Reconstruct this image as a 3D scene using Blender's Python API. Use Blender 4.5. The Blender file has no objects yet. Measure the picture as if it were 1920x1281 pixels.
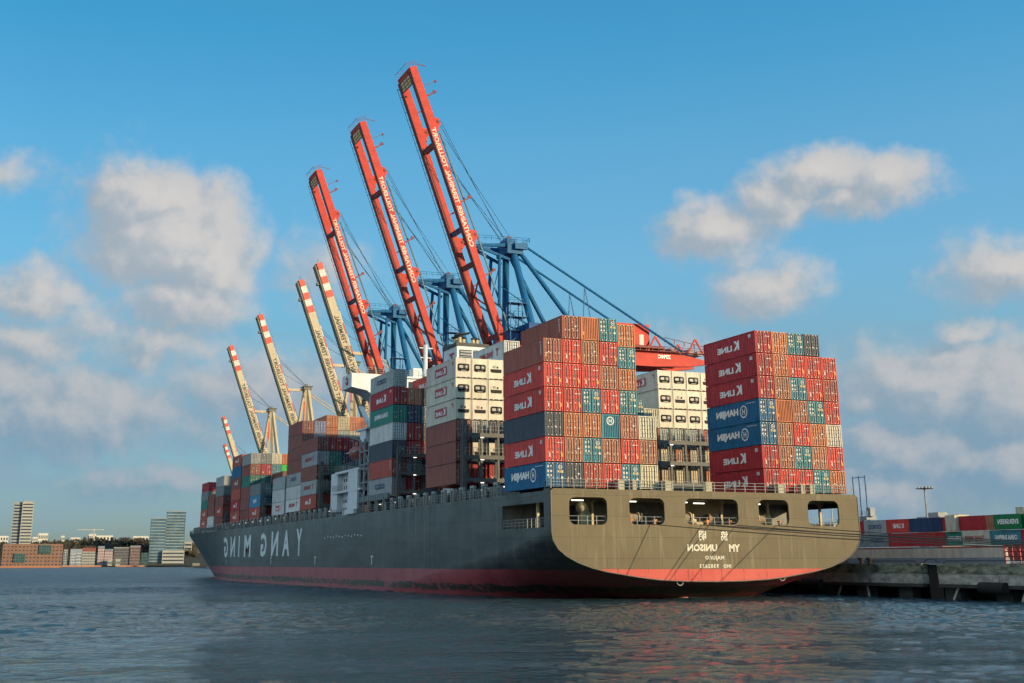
import bpy, math, random
from mathutils import Vector, Matrix
S = bpy.context.scene
COL = S.collection
random.seed(7)
R = math.radians

# ------------------------------------------------------------------ camera
cam_d = bpy.data.cameras.new('camera'); cam = bpy.data.objects.new('camera', cam_d); COL.objects.link(cam)
CX, CY, CZ, YAW, PIT, FPX, ROLL = -83.29787, -131.83927, 4.27427, 0.38188, 0.27449, 2309.03, -0.00132
fw = Vector((math.sin(YAW)*math.cos(PIT), math.cos(YAW)*math.cos(PIT), math.sin(PIT)))
rt = Vector((math.cos(YAW), -math.sin(YAW), 0)); up = rt.cross(fw)
r2 = rt*math.cos(ROLL)+up*math.sin(ROLL); u2 = -rt*math.sin(ROLL)+up*math.cos(ROLL)
cam.matrix_world = Matrix(((r2.x, u2.x, -fw.x, CX), (r2.y, u2.y, -fw.y, CY), (r2.z, u2.z, -fw.z, CZ), (0, 0, 0, 1)))
cam_d.sensor_width = 36; cam_d.lens = FPX/1920*36
cam_d.shift_x = 74.6/1920; cam_d.shift_y = -236.12/1920
cam_d.clip_start = 0.5; cam_d.clip_end = 20000
S.camera = cam

# ------------------------------------------------------------------ light
SUN_AZ, SUN_EL = R(33), R(12.5)          # azimuth measured from astern (-Y) towards starboard (+X)
sd = Vector((math.cos(SUN_EL)*math.sin(SUN_AZ), -math.cos(SUN_EL)*math.cos(SUN_AZ), math.sin(SUN_EL)))
sun_d = bpy.data.lights.new('sun', 'SUN'); sun = bpy.data.objects.new('sun', sun_d); COL.objects.link(sun)
sun_d.energy = 4.9; sun_d.angle = R(0.5); sun_d.color = (1.0, 0.745, 0.43)
sun.rotation_euler = sd.to_track_quat('Z', 'Y').to_euler()
CY_ = S.cycles
CY_.use_adaptive_sampling = True; CY_.adaptive_threshold = .035; CY_.adaptive_min_samples = 12
CY_.max_bounces = 5; CY_.diffuse_bounces = 2; CY_.glossy_bounces = 3; CY_.transmission_bounces = 2; CY_.transparent_max_bounces = 4
CY_.caustics_reflective = False; CY_.caustics_refractive = False; CY_.use_denoising = True
S.view_settings.view_transform = 'Standard'; S.view_settings.look = 'None'
S.view_settings.exposure = 0.0; S.view_settings.gamma = 1.0

# ------------------------------------------------------------------ sky
W = bpy.data.worlds.new('World'); S.world = W; W.use_nodes = True
def build_world():
    nt = W.node_tree; nt.nodes.clear(); N = nt.nodes; L = nt.links
    def n(t, **k):
        x = N.new(t)
        for a, b in k.items(): setattr(x, a, b)
        return x
    def put(sock, v):
        if isinstance(v, (int, float, tuple)): sock.default_value = v
        else: L.new(v, sock)
    def M(op, a, b=0.0, c=None):
        x = n('ShaderNodeMath', operation=op); put(x.inputs[0], a); put(x.inputs[1], b)
        if c is not None: put(x.inputs[2], c)
        return x.outputs[0]
    def mix(f, a, b):
        x = n('ShaderNodeMix', data_type='RGBA'); put(x.inputs[0], f); put(x.inputs[6], a); put(x.inputs[7], b); return x.outputs[2]
    def smooth(v, a, b):
        x = n('ShaderNodeMapRange', interpolation_type='SMOOTHSTEP'); put(x.inputs[0], v); x.inputs[1].default_value = a; x.inputs[2].default_value = b; return x.outputs[0]
    sky = n('ShaderNodeTexSky', sky_type='NISHITA'); sky.sun_disc = False
    sky.sun_elevation = SUN_EL; sky.sun_rotation = math.pi - SUN_AZ
    sky.air_density = 1.0; sky.dust_density = 0.6; sky.ozone_density = 2.0
    tc = n('ShaderNodeTexCoord'); sep = n('ShaderNodeSeparateXYZ'); L.new(tc.outputs['Generated'], sep.inputs[0])
    x, y, z = sep.outputs
    AZ = M('MULTIPLY', M('ARCTAN2', x, y), 180/math.pi); EL = M('MULTIPLY', M('ARCSINE', z), 180/math.pi)
    blobs = [  # azimuth, elevation, half widths (degrees), strength
        (6.9, 15.9, 3.4, 1.8, 1.25), (7.6, 14.2, 3.9, 2.5, 1.3), (9.6, 13.3, 2.6, 2.0, 1.2), (8.6, 11.6, 2.8, 1.7, .9), (9.2,16.2,1.2,.6,.6),
        (5.0, 14.6, 2.0, 2.8, .55), (1.8, 11.3, 3.0, 1.3, .75), (7.4, 9.4, 3.3, 1.3, .68), (4.6, 10.3, 3.0, 1.4, .45), (1.2, 7.6, 2.8, 1.5, .75), (0.0, 16.5, 1.8, .9, .4),
        (38.4, 16.8, 2.8, 1.2, 1.1), (41.2, 16.3, 2.3, 1.4, 1.0), (39.6, 15.7, 2.2, .9, .8), (33.4, 14.5, 2.7, 1.4, .95), (36.3, 15.8, 2.2, 1.2, .9), (35.6, 12.0, 2.5, 1.25, .82),
        (46.0, 12.0, 3.0, 1.5, .85), (43.9, 9.6, 1.3, .7, .7), (42.6, 7.2, 4.4, 2.0, 1.15), (45.8, 6.6, 3.8, 2.6, 1.25), (39.7, 6.9, 2.3, 1.3, .8), (41.2, 4.8, 4.2, 1.5, .95), (45.5, 3.9, 5.2, 1.9, 1.1), (39.6, 3.0, 4.2, 1.7, .95),
        (14.6, 13.2, 1.8, 1.6, .42), (31.2, 9.3, 2.0, 1.2, .40), 
        (4.0, 6.4, 6.5, 2.2, .95), (11.5, 7.4, 5.0, 1.8, .7), (7.4, 3.4, 3.8, .8, .6), (20, 5.5, 4, 1.5, .4), (2.0, 9.2, 3.4, 1.2, .7),
        (-95, 30, 62, 34, 1.3), (-8, 8, 5, 2.5, .9), (-12, 14, 5, 2, .8), (54, 9, 6, 3, .9), (60, 16, 6, 2.5, .8), (75, 8, 9, 3, .8), (-30, 9, 10, 3.5, .8), (-60, 14, 12, 4, .8),  # first entry: unseen cloud bank added off to port as fill light
    ]
    G = bpy.data.node_groups.new('cloud_field', 'ShaderNodeTree')
    G.interface.new_socket('Az', in_out='INPUT', socket_type='NodeSocketFloat'); G.interface.new_socket('El', in_out='INPUT', socket_type='NodeSocketFloat')
    G.interface.new_socket('D', in_out='OUTPUT', socket_type='NodeSocketFloat')
    ntb, Nb, Lb = nt, N, L
    N = G.nodes; L = G.links; nt = G
    gi = N.new('NodeGroupInput'); go = N.new('NodeGroupOutput')
    cmb = n('ShaderNodeCombineXYZ'); L.new(gi.outputs[0], cmb.inputs[0]); L.new(gi.outputs[1], cmb.inputs[1])
    nz = n('ShaderNodeTexNoise'); L.new(cmb.outputs[0], nz.inputs['Vector']); nz.inputs['Scale'].default_value = .42; nz.inputs['Detail'].default_value = 7; nz.inputs['Roughness'].default_value = .52
    sp = n('ShaderNodeSeparateColor'); L.new(nz.outputs['Color'], sp.inputs[0])
    az = M('ADD', gi.outputs[0], M('MULTIPLY', M('SUBTRACT', sp.outputs[0], .5), 3.4)); el = M('ADD', gi.outputs[1], M('MULTIPLY', M('SUBTRACT', sp.outputs[1], .5), 2.6))
    acc = None
    for a, e, ra, re, s in blobs:
        da = M('MULTIPLY', M('SUBTRACT', az, a), 1/ra); de = M('MULTIPLY', M('SUBTRACT', el, e), 1/re)
        q = M('MULTIPLY', M('SUBTRACT', 1.25, M('SQRT', M('ADD', M('MULTIPLY', da, da), M('MULTIPLY', de, de)))), s)
        acc = q if acc is None else M('SMOOTH_MAX', acc, q, .12)
    n2 = n('ShaderNodeTexNoise'); L.new(cmb.outputs[0], n2.inputs['Vector']); n2.inputs['Scale'].default_value = .95; n2.inputs['Detail'].default_value = 8; n2.inputs['Roughness'].default_value = .56
    d = M('ADD', acc, M('MULTIPLY', M('SUBTRACT', n2.outputs[0], .5), .75))
    L.new(d, go.inputs[0])
    nt, N, L = ntb, Nb, Lb
    def field(a, e):
        g = N.new('ShaderNodeGroup'); g.node_tree = G; put(g.inputs[0], a); put(g.inputs[1], e); return g.outputs[0]
    d0 = field(AZ, EL); d1 = field(M('ADD', AZ, .8), M('ADD', EL, .55))
    mask = smooth(d0, -.22, .70)
    relief = smooth(M('SUBTRACT', d0, d1), -.42, .50)
    thick = smooth(d0, .5, 1.3)
    lowdark = smooth(EL, 3.0, 13.0)
    lit = mix(lowdark, (.44, .47, .51, 1), (.68, .635, .60, 1))
    dark = mix(lowdark, (.20, .33, .45, 1), (.36, .42, .48, 1))
    ccol = mix(M('MULTIPLY_ADD', relief, .75, M('MULTIPLY', thick, .22)), dark, lit)
    # soft blue grey layer low over the horizon
    cmb2 = n('ShaderNodeCombineXYZ'); put(cmb2.inputs[0], M('MULTIPLY', AZ, .09)); put(cmb2.inputs[1], M('MULTIPLY', EL, .42))
    nl = n('ShaderNodeTexNoise'); L.new(cmb2.outputs[0], nl.inputs['Vector']); nl.inputs['Scale'].default_value = 1.0; nl.inputs['Detail'].default_value = 6
    lay = M('MULTIPLY', smooth(nl.outputs[0], .40, .62), M('SUBTRACT', 1.0, smooth(EL, 6.5, 12.5)))
    rp = n('ShaderNodeValToRGB'); put(rp.inputs[0], M('MULTIPLY', EL, 1/24)); cr = rp.color_ramp
    while len(cr.elements) < len(SKYTINT): cr.elements.new(.5)
    for e_, (p_, c_) in zip(cr.elements, SKYTINT): e_.position = p_; e_.color = tuple(v/2.5 for v in c_)+(1,)
    t2 = n('ShaderNodeMix', data_type='RGBA', blend_type='MULTIPLY'); t2.inputs[0].default_value = 1; L.new(rp.outputs[0], t2.inputs[6]); t2.inputs[7].default_value = (2.5, 2.5, 2.5, 1); tint = t2.outputs[2]
    azn = n('ShaderNodeMapRange'); put(azn.inputs[0], AZ); azn.inputs[1].default_value = 2; azn.inputs[2].default_value = 46
    azc = mix(azn.outputs[0], (.74, .84, .87, 1), (1.20, 1.17, 1.19, 1))
    t3 = n('ShaderNodeMix', data_type='RGBA', blend_type='MULTIPLY'); t3.inputs[0].default_value = 1; L.new(tint, t3.inputs[6]); L.new(azc, t3.inputs[7]); tint = t3.outputs[2]
    mul = n('ShaderNodeMix', data_type='RGBA', blend_type='MULTIPLY'); mul.inputs[0].default_value = 1; L.new(sky.outputs[0], mul.inputs[6]); L.new(tint, mul.inputs[7])
    k = 1/SKYS
    def sc(c):
        m2 = n('ShaderNodeMix', data_type='RGBA', blend_type='MULTIPLY'); m2.inputs[0].default_value = 1; put(m2.inputs[6], c); m2.inputs[7].default_value = (k, k, k, 1); return m2.outputs[2]
    base = mix(M('MULTIPLY', lay, .7), mul.outputs[2], sc((.25, .385, .49, 1)))
    brt = M('ADD', 1.0, M('MULTIPLY', smooth(M('MULTIPLY', AZ, -1.0), 14.0, 40.0), FILL_CLOUD))  # added gain on clouds out of view, lifting the shaded port faces
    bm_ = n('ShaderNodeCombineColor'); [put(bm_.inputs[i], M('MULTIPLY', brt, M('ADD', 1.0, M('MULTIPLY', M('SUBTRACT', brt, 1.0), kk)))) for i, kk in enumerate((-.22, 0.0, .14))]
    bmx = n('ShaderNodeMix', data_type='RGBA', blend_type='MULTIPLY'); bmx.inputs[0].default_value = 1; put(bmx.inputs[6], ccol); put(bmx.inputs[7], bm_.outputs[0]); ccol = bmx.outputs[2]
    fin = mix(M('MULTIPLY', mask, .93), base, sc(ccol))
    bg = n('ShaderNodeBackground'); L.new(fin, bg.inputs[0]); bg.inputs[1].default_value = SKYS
    out = n('ShaderNodeOutputWorld'); L.new(bg.outputs[0], out.inputs[0])
W.cycles.sampling_method = 'MANUAL'; W.cycles.sample_map_resolution = 256
SKYS = 0.10; FILL_CLOUD = .68
SKYTINT = [(0, (.66, .78, 1.12)), (.13, (.70, .90, 1.20)), (.42, (.96, 1.40, 1.48)), (.56, (1.06, 1.66, 1.76)), (.77, (.98, 1.86, 1.98)), (1, (.62, 1.90, 2.10))]
build_world()

# ------------------------------------------------------------------ materials
MATS = {}
def pm(name, col=(.5, .5, .5), rough=.6, metal=0., var=.25, scale=1.5, stretch=(1, 1, 1), oc=False, rust=0., bump=0., spec=.5, emit=None, paint=None):
    if name in MATS: return MATS[name]
    m = bpy.data.materials.new(name); m.use_nodes = True; MATS[name] = m
    nt = m.node_tree; N = nt.nodes; L = nt.links; b = N['Principled BSDF']
    b.inputs['Roughness'].default_value = rough; b.inputs['Metallic'].default_value = metal
    b.inputs['Specular IOR Level'].default_value = spec
    geo = N.new('ShaderNodeNewGeometry'); mp = N.new('ShaderNodeMapping'); mp.vector_type = 'POINT'
    L.new(geo.outputs['Position'], mp.inputs[0]); mp.inputs['Scale'].default_value = stretch
    nz = N.new('ShaderNodeTexNoise'); nz.inputs['Scale'].default_value = scale; nz.inputs['Detail'].default_value = 5; nz.inputs['Roughness'].default_value = .6
    L.new(mp.outputs[0], nz.inputs['Vector'])
    mr = N.new('ShaderNodeMapRange'); L.new(nz.outputs[0], mr.inputs[0]); mr.inputs[1].default_value = .3; mr.inputs[2].default_value = .7
    mr.inputs[3].default_value = 1-var; mr.inputs[4].default_value = 1+var*.6
    mx = N.new('ShaderNodeMix'); mx.data_type = 'RGBA'; mx.blend_type = 'MULTIPLY'; mx.inputs[0].default_value = 1
    if oc:
        oi = N.new('ShaderNodeObjectInfo'); L.new(oi.outputs['Color'], mx.inputs[6])
    else: mx.inputs[6].default_value = (*col, 1)
    cc = N.new('ShaderNodeCombineColor')
    for i in range(3): L.new(mr.outputs[0], cc.inputs[i])
    L.new(cc.outputs[0], mx.inputs[7]); cur = mx.outputs[2]
    if rust:
        for sc_, st, lo, col2, amt in ((2.2, (1, 1, .22), .60, (.16, .07, .035), rust), (7., (1, 1, .6), .66, (.20, .10, .05), rust)):
            mp2 = N.new('ShaderNodeMapping'); L.new(geo.outputs['Position'], mp2.inputs[0]); mp2.inputs['Scale'].default_value = st; mp2.inputs['Location'].default_value = (3.1, 7.7, sc_)
            n2 = N.new('ShaderNodeTexNoise'); n2.inputs['Scale'].default_value = sc_; n2.inputs['Detail'].default_value = 6; L.new(mp2.outputs[0], n2.inputs['Vector'])
            r_ = N.new('ShaderNodeMapRange'); L.new(n2.outputs[0], r_.inputs[0]); r_.inputs[1].default_value = lo; r_.inputs[2].default_value = lo+.08; r_.inputs[4].default_value = amt
            m2 = N.new('ShaderNodeMix'); m2.data_type = 'RGBA'; L.new(r_.outputs[0], m2.inputs[0]); L.new(cur, m2.inputs[6]); m2.inputs[7].default_value = (*col2, 1); cur = m2.outputs[2]
    L.new(cur, b.inputs['Base Color'])
    if bump:
        bp = N.new('ShaderNodeBump'); bp.inputs['Strength'].default_value = bump; bp.inputs['Distance'].default_value = .05; L.new(nz.outputs[0], bp.inputs['Height']); L.new(bp.outputs[0], b.inputs['Normal'])
    if emit:
        b.inputs['Emission Color'].default_value = (*col, 1); b.inputs['Emission Strength'].default_value = emit
    return m

def hull_material(name, stern):
    m = bpy.data.materials.new(name); m.use_nodes = True; nt = m.node_tree; N = nt.nodes; L = nt.links; b = N['Principled BSDF']
    b.inputs['Roughness'].default_value = .55 if stern else .38; b.inputs['Specular IOR Level'].default_value = .25 if stern else .45
    def n(t, **k):
        x = N.new(t)
        for a, c in k.items(): setattr(x, a, c)
        return x
    geo = n('ShaderNodeNewGeometry'); sp = n('ShaderNodeSeparateXYZ'); L.new(geo.outputs['Position'], sp.inputs[0])
    def noise(scale, st, loc=(0, 0, 0), det=6, ro=.6):
        mp = n('ShaderNodeMapping'); L.new(geo.outputs['Position'], mp.inputs[0]); mp.inputs['Scale'].default_value = st; mp.inputs['Location'].default_value = loc
        x = n('ShaderNodeTexNoise'); x.inputs['Scale'].default_value = scale; x.inputs['Detail'].default_value = det; x.inputs['Roughness'].default_value = ro; L.new(mp.outputs[0], x.inputs['Vector']); return x.outputs[0]
    def mr(v, a, c, d=0., e=1., smooth=False):
        x = n('ShaderNodeMapRange'); L.new(v, x.inputs[0]); x.inputs[1].default_value = a; x.inputs[2].default_value = c; x.inputs[3].default_value = d; x.inputs[4].default_value = e
        if smooth: x.interpolation_type = 'SMOOTHSTEP'
        return x.outputs[0]
    def mix(f, a, c, bt='MIX'):
        x = n('ShaderNodeMix', data_type='RGBA', blend_type=bt)
        for s, v in ((0, f), (6, a), (7, c)):
            if isinstance(v, (float, int, tuple)): x.inputs[s].default_value = v
            else: L.new(v, x.inputs[s])
        return x.outputs[2]
    def mul(a, c):
        x = n('ShaderNodeMath', operation='MULTIPLY'); L.new(a, x.inputs[0])
        if isinstance(c, (int, float)): x.inputs[1].default_value = c
        else: L.new(c, x.inputs[1])
        return x.outputs[0]
    Z = sp.outputs[2]
    if stern:
        base = mix(mr(noise(.35, (1, 1, .8)), .35, .65), (.118, .092, .048, 1), (.140, .110, .060, 1))  # same paint as the side, with warm sunlight put into its colour
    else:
        base = mix(mr(noise(.09, (1, 1, 3.5)), .38, .62), (.016, .018, .018, 1), (.058, .062, .056, 1))  # same paint as the stern, with the side's shade put into its colour
        base = mix(mul(mr(noise(.5, (1, .6, .35), (9, 2, 4)), .42, .72), mr(Z, 7.0, 12.3, 0, .85)), base, (.125, .14, .13, 1))
        base = mix(mul(mr(noise(.16, (.3, 1, 2.4), (4, 4, 4), 7, .7), .52, .66), .5), base, (.085, .095, .09, 1))
        base = mix(mul(mr(noise(.9, (1, 1, .12), (1, 6, 4), 5, .7), .60, .70), .6), base, (.022, .022, .022, 1))
    # plates and weld seams
    cb = n('ShaderNodeCombineXYZ'); L.new(sp.outputs[0 if stern else 1], cb.inputs[0]); L.new(Z, cb.inputs[1])
    br = n('ShaderNodeTexBrick'); L.new(cb.outputs[0], br.inputs['Vector']); br.inputs['Scale'].default_value = 1
    br.inputs['Brick Width'].default_value = 11.5 if not stern else 7.2; br.inputs['Row Height'].default_value = 2.35; br.inputs['Mortar Size'].default_value = .035 if stern else .06; br.inputs['Mortar Smooth'].default_value = .3
    br.inputs['Color1'].default_value = (1, 1, 1, 1); br.inputs['Color2'].default_value = (.90, .91, .92, 1) if stern else (.74, .76, .78, 1); br.inputs['Mortar'].default_value = (.62, .62, .62, 1) if stern else (.45, .46, .47, 1); br.offset = .37
    base = mix(1.0, base, br.outputs[0], 'MULTIPLY')
    # run-off streaks
    st = mul(mr(noise(1.9, (1, 1, .035), (0, 0, 5), 5, .75), .53, .68), mr(noise(.22, (1, 1, .5), (5, 1, 0)), .42, .56))
    base = mix(mul(st, .70 if stern else .38), base, (.25, .22, .14, 1) if stern else (.20, .215, .21, 1))
    rs = mul(mr(noise(1.1, (1, 1, .06), (8, 8, 1), 5, .7), .62, .72), mr(Z, 5, 12, .3, 1))
    base = mix(mul(rs, .6), base, (.060, .040, .026, 1))
    red = mix(mr(noise(.3, (1, 1, .5)), .35, .7), (.27, .035, .042, 1), (.37, .068, .075, 1)) if not stern else mix(mr(noise(.3, (1, 1, .5)), .35, .7), (.48, .060, .050, 1), (.56, .10, .075, 1))  # red likewise brighter for the sunlit stern, duller for the shaded side
    red = mix(mul(mr(noise(2.2, (1, 1, .15), (4, 0, 0)), .60, .68), .8), red, (.05, .02, .02, 1))
    if not stern:
        ed = n('ShaderNodeMath', operation='ADD'); L.new(Z, ed.inputs[0]); L.new(mul(noise(.5, (.2, .45, 1.6), (2, 2, 2), 7, .65), -1.6), ed.inputs[1])
        al = mul(mr(ed.outputs[0], .62, .82, 1, 0), mr(ed.outputs[0], -.35, -.1, 0, 1))
        red = mix(mul(al, mr(noise(1.1, (1, .6, 1.3)), .38, .5)), red, (.022, .026, .012, 1))
    fac = mr(Z, 3.46 if stern else 3.40, 3.50 if stern else 3.44)
    fin = mix(fac, red, base)
    wet = mr(noise(.8, (1, 1, 0)), 0, 1, -.1, .5)
    L.new(fin, b.inputs['Base Color'])
    bp = n('ShaderNodeBump'); bp.inputs['Strength'].default_value = .25; bp.inputs['Distance'].default_value = .12
    L.new(noise(.32, (1, 1, 1), (1, 5, 2), 3, .5), bp.inputs['Height']); L.new(bp.outputs[0], b.inputs['Normal'])
    MATS[name] = m; return m

PAINT = lambda: pm('container_paint', rough=.55, spec=.28, var=.22, scale=.9, stretch=(1, 1, .35), oc=True, rust=.38)
PAINT2 = lambda: pm('smooth_container_paint', rough=.5, var=.2, scale=1.1, stretch=(1, 1, .3), oc=True, rust=.38)
BARM = lambda: pm('galvanised_bar', (.42, .40, .36), .5, .3, .3, 4)
DARK = lambda: pm('dark_rubber_gap', (.018, .017, .016), .8, 0, .2, 3)
WHT = lambda: pm('white_lettering', (.86, .84, .80), .6, 0, .12, 2)
WHITE = lambda: pm('white_ship_paint', (.62, .65, .66), .5, 0, .12, .8, rust=.10)
RED = lambda: pm('crane_red_paint', (.56, .050, .030), .6, 0, .2, .5, rust=.06, spec=.3)
DRED = lambda: pm('crane_dark_red_fittings', (.20, .025, .02), .6, 0, .2, 1)
BLUE = lambda: pm('crane_blue_paint', (.008, .12, .28), .55, 0, .15, .5, rust=.06, spec=.25)
BEIGE = lambda: pm('crane_beige_paint', (.50, .42, .27), .5, 0, .12, .5, rust=.1)
SHADEGREY = lambda: pm('crane_grey_walkway', (.12, .13, .13), .6, 0, .2, 1)
STEEL = lambda: pm('grey_green_deck_steel', (.085, .09, .085), .6, 0, .25, 1.2, rust=.3)  # darkened so the lashing bridge looks shadowed; the shade is in the colour
RAILM = lambda: pm('pale_rail_paint', (.33, .35, .33), .6, 0, .2, 2, rust=.2)
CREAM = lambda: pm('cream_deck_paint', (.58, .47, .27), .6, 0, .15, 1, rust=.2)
ROPE = lambda: pm('mooring_rope_fibre', (.09, .085, .065), .9, 0, .3, 8)
ORANGE = lambda: pm('orange_fitting_paint', (.60, .20, .03), .6, 0, .2, 2)

# ------------------------------------------------------------------ mesh tools
class MB:
    def __init__(s, ox=0, oy=0, oz=0): s.v = []; s.f = []; s.o = (ox, oy, oz)
    def add(s, vs, fs):
        k = len(s.v); o = s.o
        s.v += [(a-o[0], b-o[1], c-o[2]) for a, b, c in vs]; s.f += [tuple(i+k for i in f) for f in fs]; return s
    def box(s, x0, x1, y0, y1, z0, z1):
        if x0 > x1: x0, x1 = x1, x0
        if y0 > y1: y0, y1 = y1, y0
        if z0 > z1: z0, z1 = z1, z0
        return s.add([(x0, y0, z0), (x1, y0, z0), (x1, y1, z0), (x0, y1, z0), (x0, y0, z1), (x1, y0, z1), (x1, y1, z1), (x0, y1, z1)],
                     [(0, 3, 2, 1), (4, 5, 6, 7), (0, 1, 5, 4), (1, 2, 6, 5), (2, 3, 7, 6), (3, 0, 4, 7)])
    def bar(s, p, q, w, h=None, upv=(0, 0, 1), w2=None, h2=None):
        """box section bar from p to q; w across, h along upv"""
        h = h or w; w2 = w2 or w; h2 = h2 or h
        p = Vector(p); q = Vector(q); d = (q-p).normalized(); u = Vector(upv)
        if abs(d.dot(u)) > .98: u = Vector((0, 1, 0))
        a = d.cross(u).normalized(); c = a.cross(d).normalized(); vs = []
        for P, ww, hh in ((p, w, h), (q, w2, h2)):
            for i, j in ((-1, -1), (1, -1), (1, 1), (-1, 1)): vs.append(tuple(P+a*ww/2*i+c*hh/2*j))
        return s.add(vs, [(0, 3, 2, 1), (4, 5, 6, 7), (0, 1, 5, 4), (1, 2, 6, 5), (2, 3, 7, 6), (3, 0, 4, 7)])
    def tube(s, pts, r, n=8, cap=True, r2=None):
        pts = [Vector(p) for p in pts]; vs = []; fs = []
        for i, p in enumerate(pts):
            d = (pts[min(i+1, len(pts)-1)]-pts[max(i-1, 0)]).normalized()
            u = Vector((0, 0, 1)) if abs(d.z) < .95 else Vector((0, 1, 0))
            a = d.cross(u).normalized(); c = a.cross(d); rr = r if r2 is None else r+(r2-r)*i/(len(pts)-1)
            for k in range(n):
                t = 2*math.pi*k/n; vs.append(tuple(p+a*rr*math.cos(t)+c*rr*math.sin(t)))
        for i in range(len(pts)-1):
            for k in range(n): fs.append((i*n+k, i*n+(k+1) % n, (i+1)*n+(k+1) % n, (i+1)*n+k))
        if cap: fs.append(tuple(range(n))[::-1]); fs.append(tuple(range((len(pts)-1)*n, len(pts)*n)))
        return s.add(vs, fs)
    def prism(s, poly, axis, a, b):
        """poly: 2D points; axis 'x','y','z' extrude between a and b. coords: x->(y,z), y->(x,z), z->(x,y)"""
        def P(u, v, t): return {'x': (t, u, v), 'y': (u, t, v), 'z': (u, v, t)}[axis]
        n = len(poly); vs = [P(u, v, a) for u, v in poly]+[P(u, v, b) for u, v in poly]
        fs = [tuple(range(n))[::-1], tuple(range(n, 2*n))]+[(i, (i+1) % n, n+(i+1) % n, n+i) for i in range(n)]
        return s.add(vs, fs)
    def mesh(s, name, mat, smooth=False):
        m = bpy.data.meshes.new(name); m.from_pydata(s.v, [], s.f); m.materials.append(mat)
        if smooth: m.polygons.foreach_set('use_smooth', [True]*len(m.polygons))
        m.update(); return m
    def build(s, name, mat, parent=None, smooth=False):
        return link(name, s.mesh(name, mat, smooth), parent)
def link(name, me, parent=None, loc=(0, 0, 0)):
    o = bpy.data.objects.new(name, me); COL.objects.link(o); o.location = loc
    if parent: o.parent = parent
    return o
def thing(name, label, cat, loc=(0, 0, 0), group=None):
    o = bpy.data.objects.new(name, None); COL.objects.link(o); o.location = loc; o.empty_display_size = .2
    return tag(o, label, cat, group)
def tag(o, label, cat, group=None, kind=None):
    if label: o['label'] = label
    if cat: o['category'] = cat
    if group: o['group'] = group
    if kind: o['kind'] = kind
    return o
def struct(o): o['kind'] = 'structure'; return o
def children(o): return [c for c in list(ALLCH.get(o.name, []))]
ALLCH = {}
def copy_tree(o, parent=None):
    c = o.copy(); COL.objects.link(c)
    if parent: c.parent = parent
    for ch in [k for k in KIDS(o)]: copy_tree(ch, c)
    return c
def KIDS(o): return [x for x in bpy.data.objects if x.parent == o]

# lettering: glyph outlines from the built-in font, as flat raised meshes
TC = {}
def glyphs(txt, bold=.02, cjk=False, space=1.0):
    key = (txt, bold, cjk, space)
    if key in TC: return TC[key]
    cu = bpy.data.curves.new('t', 'FONT'); cu.body = txt; cu.offset = bold; cu.resolution_u = 2; cu.space_character = space
    o = bpy.data.objects.new('t', cu); COL.objects.link(o)
    dg = bpy.context.evaluated_depsgraph_get(); dg.update()
    me = bpy.data.meshes.new_from_object(o.evaluated_get(dg))
    vs = [(v.co.x, v.co.y) for v in me.vertices]; fs = [tuple(p.vertices) for p in me.polygons]
    bpy.data.objects.remove(o); bpy.data.curves.remove(cu); bpy.data.meshes.remove(me)
    x0 = min(v[0] for v in vs); x1 = max(v[0] for v in vs); y0 = min(v[1] for v in vs); y1 = max(v[1] for v in vs)
    r = ([((x-x0)/(x1-x0), (y-y0)/(y1-y0)) for x, y in vs], fs, (x1-x0)/(y1-y0)); TC[key] = r; return r
def lettering(txt, org, adv, upv, w, h, mat, name='lettering', parent=None, bold=.02, space=1.0, only_mesh=False):
    """text box: org = corner where the first letter starts, adv/upv unit vectors, w wide, h tall (w None keeps the font's proportion)"""
    vs, fs, asp = glyphs(txt, bold, False, space); w = w or h*asp
    o = Vector(org); a = Vector(adv); u = Vector(upv)
    m = bpy.data.meshes.new(name); m.from_pydata([tuple(o+a*x*w+u*y*h) for x, y in vs], [], fs); m.materials.append(mat); m.update()
    return m if only_mesh else link(name, m, parent)

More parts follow.
